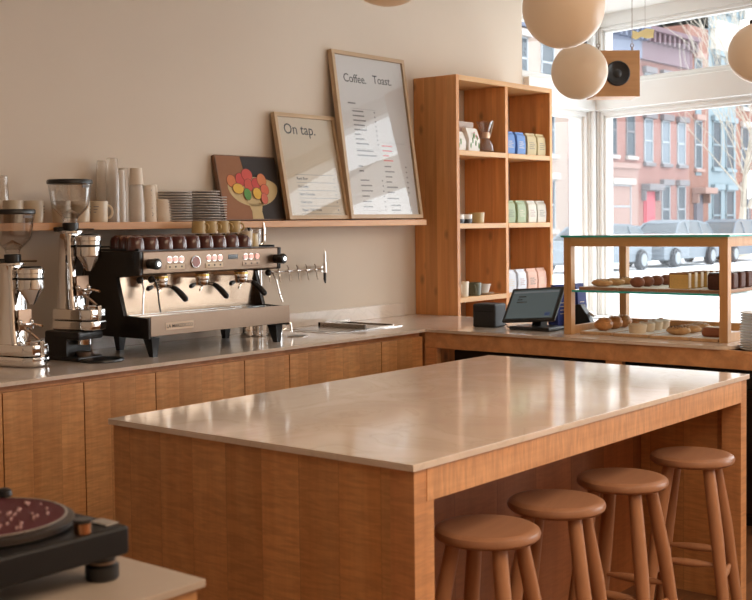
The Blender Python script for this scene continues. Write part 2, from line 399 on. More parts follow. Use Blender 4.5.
# ------------------------------------------------------------------ room shell
YN, XR, H = -7.6, 7.5, 3.27
b = B(); b.box(-.2, XR+.2, YN-.2, 3.45, -.12, 0); struct(b.obj('floor', 'floor'))
b = B(); b.box(-.2, XR+.2, YN-.2, 3.62, H, H+.12); struct(b.obj('ceiling', 'ceiling'))
b = B(); b.box(-.2, 0, YN, 2.30, 0, H)
struct(b.obj('wall_left', 'wall'))
b = B(); b.box(-.2, 0, 2.30, 3.36, 0, .70); b.box(-.2, 0, 2.30, 3.36, 2.46, 2.68); b.box(-.2, 0, 2.30, 3.36, 3.17, H); b.box(-.2, 0, 3.36, 3.60, 0, H)
struct(b.obj('wall_corner', 'white'))
yr = 3.43-XR*math.tan(-FANG)
b = B(); b.box(XR, XR+.2, YN, yr+.1, 0, H); struct(b.obj('wall_right', 'wall'))
b = B(); b.box(-.2, XR+.2, YN-.2, YN, 0, H); struct(b.obj('wall_rear', 'wall'))
LW = XR/math.cos(FANG)
b = B()
for x0, x1, z0, z1 in ((0, LW+.2, 0, .70), (0, LW+.2, 3.17, H), (.0, LW+.2, 2.46, 2.68), (0, .04, .7, 3.2), (3.2, 3.6, .7, 3.2), (7.3, LW+.2, .7, 3.2)):
    b.box(x0, x1, 0, .2, z0, z1)
o = struct(b.obj('wall_front', 'white')); o.matrix_world = FM
b = B(); b.box(.0, LW, -.05, 0, 2.47, 2.67, .008); o = struct(b.obj('trim_1', 'white')); o.matrix_world = FM
b = B(); b.box(0, .05, 2.32, 3.43, 2.47, 2.67, .008); struct(b.obj('trim_2', 'white'))
b = B(); b.box(0, .004, YN, .77, 0, .10); struct(b.obj('baseboard_left', 'white'))
b = B(); b.box(.0, LW-.1, -.34, .0, .715, .745, .006); b.box(.05, LW-.1, -.30, -.28, .0, .715); o = struct(b.obj('trim_3', 'white')); o.matrix_world = FM   # window seat
b = B(); b.box(.0, .30, 2.32, 3.15, .715, .745, .006); struct(b.obj('trim_4', 'white'))

def window(n, x0, x1, z0, z1, mat4, fr=.045, side=False):
    """frame in the wall plane: local x along the wall, y outward"""
    b = B()
    for a0, a1, c0, c1 in ((x0, x1, z0, z0+fr), (x0, x1, z1-fr, z1), (x0, x0+fr, z0, z1), (x1-fr, x1, z0, z1)):
        b.box(a0, a1, .02, .13, c0, c1, .005)
    for a0, a1, c0, c1 in ((x0+fr, x1-fr, z0+fr, z0+fr+.02), (x0+fr, x1-fr, z1-fr-.02, z1-fr), (x0+fr, x0+fr+.02, z0+fr, z1-fr), (x1-fr-.02, x1-fr, z0+fr, z1-fr)):
        b.box(a0, a1, .05, .10, c0, c1)
    o = struct(b.obj('window_%d' % n, 'white')); o.matrix_world = mat4
    p = B(); p.box(x0+fr, x1-fr, .07, .076, z0+fr, z1-fr); p.obj('pane', 'pane', o)
    return o
window(1, .04, 3.2, .70, 2.46, FM, .03); window(2, .04, 3.2, 2.68, 3.17, FM, .025)
window(3, 3.6, 7.3, .70, 2.46, FM); window(4, 3.6, 7.3, 2.68, 3.17, FM, .035)
SM = Matrix.Rotation(PI/2, 4, 'Z')      # local x -> +Y, local y -> -X (outward)
window(5, 2.30, 3.36, .70, 2.46, SM, .035); window(6, 2.30, 3.36, 2.68, 3.17, SM, .03)
# mullion post in the corner
b = B(); b.box(.0, .03, 3.37, 3.415, .74, H, .005); struct(b.obj('trim_5', 'white'))

# ------------------------------------------------------------------ street outside
b = B(); b.box(-80, -.25, -30, 120, -.30, -.15); b.box(-.25, 90, 3.66, 120, -.30, -.15); struct(b.obj('ground', 'ground'))
FX = -22.0
def opening(parent, y0, y1, z0, z1, pane, lint='lintel', frame='trim', lh=.3, name='window', arched=False):
    b = B(); f = .07
    for a0, a1, c0, c1 in ((y0, y1, z0, z0+f), (y0, y1, z1-f, z1), (y0, y0+f, z0, z1), (y1-f, y1, z0, z1), (y0, y1, (z0+z1)/2-.04, (z0+z1)/2+.04)):
        b.box(FX-.05, FX+.06, a0, a1, c0, c1)
    o = b.obj(name, frame, parent)
    b = B(); b.box(FX-.05, FX+.02, y0+f, y1-f, z0+f, z1-f); b.obj('pane', pane, o)
    if lint:
        b = B(); b.box(FX, FX+.25, y0-.15, y1+.15, z1, z1+lh, .03); b.box(FX, FX+.2, y0-.1, y1+.1, z0-.18, z0, .03); b.obj('lintel', lint, o)
def door(parent, y0, y1, z1, mat, hood='lintel', deep=.5):
    b = B(); b.box(FX-.1, FX+.05, y0, y1, -.15, z1); b.box(FX+.05, FX+.1, y0+.15, y1-.15, z1*.5, z1-.2); b.box(FX+.05, FX+.1, y0+.15, y1-.15, .2, z1*.5-.15)
    o = b.obj('door', mat, parent)
    b = B(); b.box(FX, FX+deep, y0-.25, y1+.25, z1+.05, z1+.38, .04)
    for y in (y0-.16, y1+.16): b.box(FX, FX+deep*.5, y-.07, y+.07, z1-.45, z1+.05, .03)
    b.obj('door_hood', hood, o)
def house(label, y0, y1, h, wall, cor, base=None):
    t = thing('row_house', label, 'house', (0, 0, 0), 0, 'row houses across the street')
    b = B(); b.box(FX-9, FX, y0, y1, -.3, h-.9); b.obj('wall', wall, t)
    if base: b = B(); b.box(FX, FX+.03, y0+.02, y1-.02, -.3, base); b.box(FX, FX+.16, y0+.02, y1-.02, base, base+.25); b.obj('stone_base', 'brownstone', t)
    if cor:
        b = B(); b.box(FX-9, FX+.25, y0, y1, h-.9-.7, h-.25); b.box(FX-9, FX+.75, y0, y1, h-.25, h, .04)
        n = int((y1-y0)/.55)
        for k in range(n+1):
            y = y0+.12+(y1-y0-.24)*k/max(n, 1); b.box(FX+.2, FX+.62, y-.1, y+.1, h-.75, h-.25)
        b.obj('cornice', cor, t)
    return t
t = house('pale buff house seen through the side window by the bookshelf', 33.5, 41.3, 11.4, 'brick_buff', 'cornice_blue')
for y in (34.6, 36.8, 39.0):
    for z in ((1.2, 3.4), (4.5, 6.7), (7.6, 9.4)): opening(t, y, y+1.1, z[0], z[1], 'dark_pane', 'lintel_pale')
t = house('red brick house with tall dark windows over a brownstone ground floor', 41.3, 48.1, 11.1, 'brick_pink', 'cornice_blue', 4.1)
for y in (42.3, 44.95, 46.85):
    opening(t, y, y+.9, 4.7, 7.1, 'dark_pane', 'lintel_pale', 'lintel'); opening(t, y, y+.9, 7.9, 9.2, 'dark_pane', 'lintel_pale', 'lintel')
opening(t, 45.35, 47.3, 1.2, 3.3, 'dark_pane', 'lintel_pale', 'trim'); door(t, 42.3, 43.6, 3.0, 'dark_door', 'brownstone')
t = house('pink brick house with a red front door and three tall pale windows', 48.1, 53.9, 11.1, 'brick_pink', 'cornice')
for y in (48.75, 50.7, 52.55):
    opening(t, y, y+.95, 4.45, 6.65, 'pale_pane'); opening(t, y, y+.95, 7.6, 8.9, 'dark_pane')
for y in (50.7, 52.55): opening(t, y, y+.95, .9, 3.35, 'dark_pane')
door(t, 48.7, 49.9, 3.0, 'red_door')
t = house('narrow orange brick house with a hooded dark doorway', 53.9, 56.5, 12.8, 'brick_orange', None)
opening(t, 54.7, 55.6, 4.3, 6.9, 'dark_pane', 'brownstone'); opening(t, 54.7, 55.6, 7.9, 10.2, 'dark_pane', 'brownstone'); door(t, 54.6, 55.7, 2.9, 'dark_door', 'brownstone', .8)
b = B(); b.box(FX-.02, FX+.05, 54.8, 55.5, 7.2, 7.6); b.box(FX-.02, FX+.05, 54.8, 55.5, 3.95, 4.15); b.obj('blue_plaque', 'blue_paint', t)
t = house('pale blue painted house with a white panel near its roof', 56.5, 60.3, 13.6, 'blue_paint', 'blue_paint')
for y in (57.0, 58.8):
    opening(t, y, y+1.15, 4.4, 7.0, 'dark_pane', 'blue_paint', 'blue_paint'); opening(t, y, y+1.15, .4, 3.2, 'dark_pane', 'blue_paint', 'blue_paint'); opening(t, y, y+1.15, 8.8, 10.6, 'dark_pane', 'blue_paint', 'blue_paint')
b = B(); b.box(FX, FX+.3, 56.8, 60.2, 10.9, 12.5); b.obj('white_panel', 'white_wall', t)
t = house('brown brick house at the far right behind the bare tree', 60.3, 68.5, 12.4, 'brick_orange', 'cornice')
for y in (61.0, 63.4, 65.8):
    for z in ((1.0, 3.4), (4.4, 6.9), (8.0, 10.3)): opening(t, y, y+1.1, z[0], z[1], 'dark_pane', 'lintel_pale')
t = house('orange brick house furthest along the row', 68.5, 80, 12, 'brick_orange', 'cornice')
for y in (69.5, 72.5, 75.5):
    for z in ((1.0, 3.4), (4.4, 6.9), (8.0, 10.3)): opening(t, y, y+1.1, z[0], z[1], 'dark_pane', 'lintel_pale')
t = house('buff house at the near end of the row left of the side window', 20, 33.5, 11.6, 'brick_buff', 'cornice')
for y in (21.5, 24.5, 27.5, 30.5):
    for z in ((1.2, 3.4), (4.5, 6.7), (7.6, 9.4)): opening(t, y, y+1.1, z[0], z[1], 'dark_pane', 'lintel_pale')

def car(label, y, paint, x=-14.5, h=1.72, L=4.75):
    t = thing('parked_car', label, 'car', (x, y, -.15), 0, 'cars parked along the street')
    b = B(); hl = L/2; W = .92
    def arch(c): return [(c+.42*math.cos(a), .30+.42*math.sin(a)) for a in [PI*k/8 for k in range(9)]]
    prof = [(-hl, .35), (-hl+.02, .75), (-hl+.25, .98), (-hl+1.15, 1.08), (hl-.35, 1.10), (hl-.05, .95), (hl, .45), (hl-.1, .28)] + arch(hl-.85) + arch(-hl+.85) + [(-hl+.1, .28)]
    b.prism(prof, 'X', -W, W); b.obj('body', paint, t, 40)
    z0 = 1.04
    gp = [(-hl+.95, z0), (-hl+1.35, z0+.26), (-hl+1.70, h-.14), (-hl+2.05, h-.05), (-.1, h-.02), (hl-1.2, h-.05), (hl-.62, h-.16), (hl-.38, z0+.2), (hl-.22, z0)]
    def hw_(z, e=0): return W-.07+e-.24*((z-z0)/(h-z0))**1.4
    b = B(); n = len(gp); vs = [(-hw_(z), y_, z) for y_, z in gp]+[(hw_(z), y_, z) for y_, z in gp]
    b.add(vs, [tuple(range(n)), tuple(range(n, 2*n))]+[(k, (k+1) % n, n+(k+1) % n, n+k) for k in range(n)]); b.obj('cabin_glass', 'car_glass', t, 60)
    b = B(); rp = gp[2:7]
    vs = [(sx*hw_(z, .015), y_, z+dz) for dz in (.015, -.05) for sx in (-1, 1) for y_, z in rp]; m_ = len(rp)
    fs = []
    for k in range(m_-1): fs += [(k, k+1, m_+k+1, m_+k), (2*m_+k, 2*m_+k+1, 3*m_+k+1, 3*m_+k), (k, k+1, 2*m_+k+1, 2*m_+k), (m_+k, m_+k+1, 3*m_+k+1, 3*m_+k)]
    fs += [(0, m_, 3*m_, 2*m_), (m_-1, 2*m_-1, 4*m_-1, 3*m_-1)]; b.add(vs, fs)
    for sx in (-1, 1):
        for y_a, y_b in ((-hl+.95, -hl+1.70), (-.15, -.12), (hl-1.35, hl-1.3), (hl-.25, hl-.62)):
            b.tube([(sx*hw_(z0, .012), y_a, z0), (sx*hw_(h-.1, .012), y_b, h-.12)], .035, 6)
    b.obj('roof', paint, t, 60)
    for yy in (-hl+.85, hl-.85):
        for sx in (-1, 1):
            q = B(); q.cyl((sx*W-.12, yy, .35), .35, .24, 24, .03, axis='X'); wh = q.obj('wheel', 'tyre', t)
            q = B(); q.cyl((sx*(W+.125)-.01, yy, .35), .22, .03, 16, axis='X'); q.obj('hub', 'rim', wh)
    b = B()
    for sx in (-.6, .6): b.box(sx-.15, sx+.15, hl-.06, hl+.01, .68, .82)
    b.obj('tail_light', 'ink_red', t)
    b = B()
    for sx in (-.6, .6): b.box(sx-.2, sx+.2, -hl-.01, -hl+.1, .66, .8)
    b.obj('headlight', 'rim', t)
car('silver parked car straight behind the middle of the pastry case', 35.7, 'car_silver')
car('blue grey parked car at the right, behind the right post of the pastry case', 41.2, 'car_blue', -14.6)
car('dark parked car far right beyond the bare tree', 54.0, 'car_dark', -18.9, 1.6)
car('pale silver parked car at the left behind the back post of the pastry case', 30.2, 'car_silver', -14.6, 1.62)
car('dark blue car parked across the street by the red brick house', 40.0, 'car_dark', -18.6, 1.5)

t = thing('street_tree', 'bare leafless tree standing before the pale blue house', 'tree', (-16.0, 46.3, -.15))
b = B(); random.seed(11)
def branch(p, d, r, n, lvl):
    pts = [p.copy()]; rs = [r]
    for k in range(n):
        d = (d+V((random.uniform(-.14, .14), random.uniform(-.14, .14), random.uniform(-.03, .12)))).normalized()
        p = p+d*random.uniform(.6, .9)*(1-.08*lvl); r *= .84; pts.append(p.copy()); rs.append(max(r, .012))
        if lvl < 3 and (k > 1 or lvl > 0) and random.random() < .85:
            a = random.uniform(0, 2*PI); branch(p.copy(), (d+V((math.cos(a), math.sin(a), .35))*.75).normalized(), r*.6, n-1, lvl+1)
    bb.tube(pts, rs, 5)
bb = b; branch(V((0, 0, 0)), V((0, 0, 1)), .26, 9, 0); branch(V((.3, .1, 2.2)), V((.3, .15, 1)).normalized(), .12, 7, 1)
b.obj('branches', 'bark', t)
b = B(); b.lathe([(0, 0), (.42, 0), (.3, .4), (.24, 1.4), (0, 1.4)], (0, 0, 0), 10); b.obj('trunk', 'bark', t)
t = thing('street_sign', 'blank white rectangular sign on a pole near the bare tree', 'sign', (-17.6, 51.3, -.15))
b = B(); b.cyl((0, 0, 0), .04, 4.0, 8); b.obj('pole', 'lintel', t)
b = B(); b.box(-.02, .02, -.32, .32, 2.7, 4.1, .01); b.obj('sign_plate', 'paperwhite', t)

# ------------------------------------------------------------------ coffee wall: base cabinets, counter, splashback, wall shelf
CT = .92
gaps = [-3.66, -3.255, -2.843, -2.439, -2.038, -1.469, -1.145, -.388, .0]
names = ['leftmost out toward the photographer', 'left of the one beneath the left grinder', 'beneath the left coffee grinder', 'beneath the grinder on the black base', 'beneath the left end of the espresso machine',
         'beneath the right end of the espresso machine', 'narrow one behind the island corner below the steel pitchers', 'last one before the inner corner of the counter']
for k, (y0, y1) in enumerate(zip(gaps[:-1], gaps[1:])):
    t = thing('base_cabinet', 'maple base cabinet, ' + names[k], 'cabinet', (0, y0, 0), 0, 'base cabinets along the coffee wall')
    wd = y1-y0
    b = B(); b.box(.012, .715, .001, wd-.001, .10, .90); b.box(.05, .66, .001, wd-.001, 0, .10); b.obj('body', 'maple_v', t)
    b = B(); b.box(.717, .74, .0025, wd-.0025, .11, .875, .0015); b.obj('door', 'maple_y', t)
pts = [(0.001, -4.1), (.76, -4.1), (.76, 0)]
cx, cy, rr = 2.61-.08, .08, .08
pts += [(cx+rr*math.sin(a), cy-rr*math.cos(a)) for a in [PI/2*k/8 for k in range(9)]]
pts += [(2.61, .9), (.001, .9)]
b = B(); b.prism(pts, 'Z', .903, CT); tag(b.obj('worktop', 'stone'), 'long L-shaped beige quartz counter carrying the espresso machine and pastry case', 'countertop')
b = B(); b.box(.001, .02, -4.1, .76, CT, 1.005, .002); tag(b.obj('splashback', 'stone'), 'low beige quartz upstand running along the wall behind the counter', 'splashback')
b = B(); b.box(.001, .23, -4.1, .735, 1.531, 1.568, .002); tag(b.obj('wall_shelf', 'shelf_wood'), 'long wooden wall shelf above the espresso machine', 'shelf')

t = thing('service_counter', 'open-fronted wooden counter frame with dark recess under the pastry case', 'counter', (0, 0, 0))
b = B(); b.box(.745, 4.1, .012, .034, .81, .902, .002); b.obj('fascia', 'maple', t)
for x0, x1 in ((.745, .83), (1.93, 2.02), (2.74, 2.83), (3.9, 3.98)):
    b = B(); b.box(x0, x1, .015, .06, 0, .81); b.obj('post', 'maple_v', t)
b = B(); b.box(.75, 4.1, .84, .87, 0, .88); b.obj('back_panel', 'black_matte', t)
b = B(); b.box(2.83, 3.9, .03, .8, .60, .63); b.obj('shelf_board', 'maple', t)
b = B(); b.box(2.83, 3.9, .03, .8, .40, .43); b.obj('shelf_board', 'maple', t)
b = B(); b.box(2.83, 3.9, .03, .8, .10, .13); b.obj('shelf_board', 'maple', t)
b = B(); b.box(2.665, 4.1, .008, .84, .886, .902, .002); b.obj('wooden_top', 'maple', t)
def fridge(x0, x1, label):
    t = thing('undercounter_fridge', label, 'fridge', ((x0+x1)/2, .45, 0), 0); hw = (x1-x0)/2
    b = B(); b.box(-hw, hw, -.30, .34, .06, .79, .005); b.box(-hw+.03, hw-.03, -.25, .3, 0, .06); b.obj('body', 'black_matte', t)
    b = B(); b.box(-hw+.005, -.003, -.33, -.302, .08, .70, .004); b.obj('door', 'black_gloss', t)
    b = B(); b.box(.003, hw-.005, -.33, -.302, .08, .70, .004); b.obj('door', 'black_gloss', t)
    for x in (-.06, .05):
        b = B(); b.box(x, x+.012, -.36, -.331, .45, .66, .003); b.obj('handle', 'chrome', t)
fridge(.86, 1.90, 'black fridge under the right counter beside the inner corner')
fridge(2.05, 2.72, 'black fridge under the right counter below the pastry trays')

# ------------------------------------------------------------------ bookshelf
t = thing('bookshelf', 'tall knotty fir shelving unit with two columns of open compartments', 'bookshelf', (0, 0, 0))
y0, y1, x1, top = .905, 2.14, .358, 2.53
b = B(); b.box(.004, x1, y0, y0+.034, 0, top, .002); b.obj('side_panel', 'fir_side', t)
b = B(); b.box(.004, x1, y1-.034, y1, 0, top, .002); b.obj('side_panel', 'fir_v', t)
b = B(); b.box(.004, x1-.003, 1.506, 1.540, .04, top-.034, .002); b.obj('divider', 'fir_v', t)
b = B(); b.box(.004, x1, y0+.034, y1-.034, top-.034, top, .002); b.obj('top_board', 'fir', t)
for z in (2.030, 1.538, 1.040, .55, .075):
    for a0, a1 in ((y0+.034, 1.506), (1.540, y1-.034)):
        b = B(); b.box(.004, x1-.001, a0, a1, z-.034, z, .002); b.obj('shelf_board', 'fir', t)

def bag(label, x, y, z, col, lab, group, h=.155, mat2=None, w_=.112):
    m = plain('bag_paper', col, .6, noise=.06, nscale=30)
    t = thing('coffee_bag', label, 'coffee bag', (x, y, z), random.uniform(-.08, .02), group)
    b = B(); d = .036; hw = w_/2
    prof = [(-d, 0), (d, 0), (d*1.02, h*.5), (d*.9, h*.86), (d*.35, h), (-d*.35, h), (-d*.9, h*.9), (-d*1.05, h*.5)]
    b.prism(prof, 'Y', -hw, hw, .006); b.obj('pouch', m, t)
    b = B(); b.box(-d*.45, d*.45, -hw*.98, hw*.98, h-.004, h+.006, .002); b.obj('folded_top', m, t)
    b = B()
    for k in range(4): b.box(d*1.02, d*1.05, -hw*.55, hw*(.6-.25*(k % 2)), h*(.3+.09*k), h*(.3+.09*k)+.004)
    b.obj('printed_lines', lab, t)
    return t
ys = [1.612, 1.756, 1.902, 2.036]
cols = [((.13, .27, .60), (.13, .27, .60), (.60, .50, .28), (.60, .50, .28)), ((.36, .44, .27), (.36, .44, .27), (.66, .64, .55), (.66, .64, .55)), ((.66, .70, .76), (.66, .70, .76), (.74, .47, .37), (.74, .47, .37))]
nm = [('blue', 'blue', 'yellow cream', 'yellow cream'), ('sage green', 'sage green', 'off-white', 'off-white'), ('white and pale blue', 'white and pale blue', 'pink', 'pink')]
lev = ['top', 'middle', 'lower']; pos = ['tight against the divider', 'second from the divider', 'third from the divider', 'by the right side panel']
for r, z in enumerate((2.030, 1.538, 1.040)):
    for c in range(4):
        bag('%s coffee bag on the %s right shelf, %s' % (nm[r][c], lev[r], pos[c]), .295, ys[c], z, cols[r][c], ['record_ink', 'ink_grey', 'cream'][(r+c) % 3] if r else 'cream' if c < 2 else 'ink_grey', 'coffee bags on the bookshelf')
for k, (x, y) in enumerate(((1.30, .60), (1.375, .70))):
    bag('dark blue coffee bag half hidden behind the tablet screen, %s' % ('nearer the tablet' if k == 0 else 'nearer the window'), x, y, CT, (.02, .035, .22), 'cream', 'dark blue bags behind the tablet', .24 if k == 0 else .245, w_=.1)

def mug(name, label, cat, loc, r, h, mat, rotz=0, group=None, handle=True, taper=.92, marks=False, flip=False):
    t = thing(name, label, cat, loc, rotz, group); b = B()
    p = [(0, .002), (r*taper*.92, 0), (r*taper, .005), (r, h*.95), (r*.99, h), (r*.93, h), (r*.9, h*.9), (r*taper*.85, .01), (0, .009)]
    if flip: p = [(a, h-z) for a, z in p]
    b.lathe(p, seg=28); b.obj('cup', mat, t)
    if handle:
        b = B(); pts = [(0, r*.92+.6*r*math.sin(a)*.85, h*.5-h*.3*math.cos(a)) for a in [PI*k/8 for k in range(9)]]
        b.tube(pts, r*.13, 8); b.obj('handle', mat, t)
    if marks:
        b = B()
        for k in range(3):
            for j in range(4-k):
                a = -.5+.14*j; b.box(r*.96*math.cos(a)-.0, r*math.cos(a)+.0012, r*math.sin(a)-.004, r*math.sin(a)+.003, h*(.72-.13*k), h*(.72-.13*k)+.004)
        b.obj('printed_lines', 'ink_grey', t)
    return t
# cups on the bookshelf
Z2, Z3 = 1.538, 1.040
for y, m_, lb in ((1.02, 'white_cup', 'white cup with a dark band by the left side panel'), (1.115, 'white_cup', 'white cup with a dark band in the middle of the row')):
    t = mug('espresso_cup', lb + ', middle left shelf', 'cup', (.28, y, Z2), .047, .062, m_, .3, 'cups on the middle left shelf')
    b = B(); b.lathe([(.0441, .004), (.0462, .03), (.0466, .03), (.0449, .002)], seg=28); b.obj('dark_band', 'black', t)
mug('espresso_cup', 'cream yellow cup, rightmost on the middle left shelf', 'cup', (.28, 1.25, Z2), .055, .075, 'gold', .4, 'cups on the middle left shelf')
mug('mug', 'cream mug standing on the lower left shelf by the side panel', 'mug', (.30, 1.035, Z3), .048, .105, 'cream', -2.6, 'cups on the lower left shelf', marks=True)
mug('mug', 'dark green mug standing in the middle of the lower left shelf', 'mug', (.29, 1.19, Z3), .055, .09, 'green_cup', -2.4, 'cups on the lower left shelf')
mug('espresso_cup', 'black cup tucked behind the dark green mug', 'cup', (.20, 1.09, Z3), .035, .06, 'black', 0, 'cups on the lower left shelf')
t = mug('coffee_cup', 'white coffee cup on a saucer beside the dark green mug', 'cup', (.27, 1.345, Z3+.012), .05, .06, 'white_cup', 1.2, 'cups on the lower left shelf', taper=.7)
b = B(); b.lathe([(0, 0), (.04, 0), (.075, .010), (.078, .013), (.04, .005), (0, .005)], seg=28); tag(b.obj('saucer', 'white_cup', loc=(.27, 1.345, Z3)), 'white saucer under the white coffee cup', 'saucer')
# bouquet wrapped bags + chemex on the upper left shelf
Z1 = 2.030
t = thing('gift_box', 'pinkish grey paper box standing at the back of the top left shelf', 'box', (.20, 1.10, Z1)); b = B(); b.box(-.07, .07, -.13, .13, 0, .175, .004); b.obj('carton', plain('rose_grey_card', (.50, .33, .26), .6), t); b = B(); b.box(-.072, .072, -.132, .132, .165, .205, .004); b.obj('lid', plain('grey_card', (.50, .40, .34), .6), t)
for k, (y, ww, hh) in enumerate(((1.005, .05, .13), (1.145, .08, .16))):
    t = thing('floral_bag', ['small white bag leaning by the left side panel', 'white clear-wrapped bag with green leaf and pink flower print'][k] + ', top left shelf', 'bag', (.30, y, Z1), .1)
    b = B(); b.prism([(-.035, 0), (.035, 0), (.04, hh*.5), (.012, hh), (-.012, hh), (-.04, hh*.5)], 'Y', -ww, ww, .008); b.obj('pouch', 'paperwhite', t)
    b = B()
    for j in range(6 if k else 2):
        a = j*1.3; b.ball((.037+.002*(j % 2), -.05+.022*j, hh*(.25+.1*(j*2 % 5))), .016, (.25, .5, 1.3), 8, mx=None)
    b.obj('leaf_print', 'leaf', t)
    if k:
        b = B()
        for j in range(4): b.ball((.036, -.03+.028*j, .07+.018*(j*3 % 4)), .009, (.3, 1, 1), 8)
        b.obj('flower_print', 'pink_print', t)
t = thing('pour_over_brewer', 'glass hourglass coffee maker with a wooden collar, top left shelf', 'coffee maker', (.28, 1.36, Z1), -.3)
b = B(); b.lathe([(0, 0), (.06, 0), (.066, .012), (.058, .05), (.022, .115), (.024, .125), (.06, .215), (.063, .218), (.056, .21), (.02, .125), (.018, .112), (.054, .05), (.06, .015), (0, .006)], seg=28); b.obj('flask', 'hopper', t)
b = B(); b.lathe([(.026, .098), (.034, .10), (.036, .12), (.034, .140), (.028, .142)], seg=24); b.obj('collar', 'copper', t)
b = B(); b.tube([(0, .04, .105), (0, .052, .14), (0, .066, .185), (0, .076, .225)], [.004, .005, .005, .005], 8); b.obj('stirring_stick', 'cream', t)

# ------------------------------------------------------------------ island
IX0, IX1, IY0, IY1 = 1.8308, 3.0796, -3.1617, -.9345
t = thing('island_counter', 'large maple island bar with a pale polished quartz top', 'island', (0, 0, 0))
b = B(); b.box(IX0, IX1, IY0, IY1, .901, CT, .0015); b.obj('stone_top', 'stone', t)
b = B(); b.box(IX0+.012, IX1-.088, IY0+.012, IY0+.034, 0, .901); b.obj('end_panel', 'maple_x', t)
b = B(); b.box(IX0+.012, IX0+.034, IY0+.035, IY1-.035, 0, .901); b.obj('side_panel', 'maple_y', t)
b = B(); b.box(IX0+.012, IX1-.088, IY1-.034, IY1-.012, 0, .901); b.obj('end_panel', 'maple_x', t)
b = B(); b.box(IX1-.088, IX1-.008, IY0+.012, IY0+.098, 0, .901, .001); b.obj('leg', 'maple_v', t)
b = B(); b.box(IX1-.088, IX1-.008, IY1-.068, IY1-.012, 0, .901, .001); b.obj('leg', 'maple_v', t)
b = B(); b.box(IX1-.034, IX1-.006, IY0+.066, IY1-.069, .812, .9005, .001); b.obj('apron', 'maple', t)
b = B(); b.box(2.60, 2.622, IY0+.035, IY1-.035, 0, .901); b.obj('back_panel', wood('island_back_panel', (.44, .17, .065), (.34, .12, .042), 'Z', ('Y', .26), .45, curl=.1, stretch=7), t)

# ------------------------------------------------------------------ stools
def make_stool():
    t = thing('bar_stool', '', 'stool', (0, 0, 0), 0, 'round wooden stools along the island'); h = .660; r = .156
    b = B(); b.lathe([(0, h-.040), (r-.03, h-.040), (r-.012, h-.036), (r-.002, h-.027), (r, h-.018), (r-.004, h-.008), (r-.014, h-.002), (r-.03, h), (0, h-.001)], seg=48); b.obj('seat', 'stool_seat', t)
    tops = []; 
    for k in range(4):
        a = PI/4+k*PI/2; c, s_ = math.cos(a), math.sin(a)
        b = B(); b.tube([(c*.102, s_*.102, h-.038), (c*.152, s_*.155, .38), (c*.215, s_*.215, 0)], [.022, .0245, .019], 16); b.obj('leg', 'stool', t)
    for k in range(4):
        a0 = PI/4+k*PI/2; a1 = a0+PI/2; z = .215 if k % 2 else .27
        rr = .102+(.215-.102)*(1-z/.617)-.006
        p0 = V((math.cos(a0)*rr, math.sin(a0)*rr, z)); p1 = V((math.cos(a1)*rr, math.sin(a1)*rr, z))
        b = B(); b.tube([p0.lerp(p1, q) for q in (.03, .2, .4, .6, .8, .97)], [.007, .0115, .0155, .0155, .0115, .007], 12); b.obj('stretcher', 'stool', t)
    return t
st = make_stool()
spots = [(3.006, -2.716, .15, 'nearest to the photographer, by the island corner'), (2.992, -2.300, .32, 'second from the near island corner'), (3.000, -1.868, .1, 'third from the near island corner'), (3.022, -1.350, .25, 'furthest away, by the far island leg')]
for k, (x, y, a, lb) in enumerate(spots):
    o = st if k == 0 else dup(st, (x, y, 0), a)
    o.location = (x, y, 0); o.rotation_euler.z = a; o['label'] = 'round-seated wooden bar stool under the island edge, ' + lb

# ------------------------------------------------------------------ espresso machine
t = thing('espresso_machine', 'long three-group espresso machine with bronze steel front and black sides', 'espresso machine', (0, 0, 0)); EM = t
ya, yb = -1.945, -.975
side = [(.10, 1.01), (.585, 1.01), (.585, 1.112), (.40, 1.112), (.345, 1.30), (.525, 1.31), (.53, 1.425), (.10, 1.425)]
for a0, a1 in ((ya, ya+.022), (yb-.022, yb)):
    b = B(); b.prism(side, 'Y', a0, a1, .004); b.obj('side_panel', 'darkpanel', t)
b = B(); b.box(.10, .30, ya+.022, yb-.022, 1.01, 1.42); b.obj('body', 'black_matte', t)
b = B(); b.box(.30, .345, ya+.022, yb-.022, 1.10, 1.31); b.obj('back_splash', 'steel_mir', t)
b = B(); b.prism([(.30, 1.312), (.515, 1.312), (.527, 1.318), (.532, 1.42), (.52, 1.426), (.30, 1.426)], 'Y', ya+.023, yb-.03, .002); p = b.obj('control_panel', 'steel', t)
b = B(); b.box(.578, .588, ya+.012, yb-.002, 1.022, 1.116, .002); b.obj('tray_front', 'steel', t)
b = B(); b.box(.31, .578, ya+.023, yb-.023, 1.03, 1.104)
b.obj('drip_tray', 'steel_mir', t)
b = B()
for k in range(46):
    y = ya+.05+k*.0195; b.box(.36, .565, y, y+.006, 1.106, 1.111)
for x in (.36, .46, .56): b.box(x, x+.006, ya+.05, yb-.05, 1.104, 1.112)
b.obj('drip_grate', 'chrome', t)
b = B(); b.box(.12, .50, ya+.02, yb-.02, 1.426, 1.430)
b.tube([(.12, ya+.03, 1.445), (.12, yb-.03, 1.445)], .005, 8)
b.box(.12, .50, ya+.02, ya+.026, 1.43, 1.438); b.box(.12, .50, yb-.026, yb-.02, 1.43, 1.438)
b.obj('cup_rail', 'black', t)
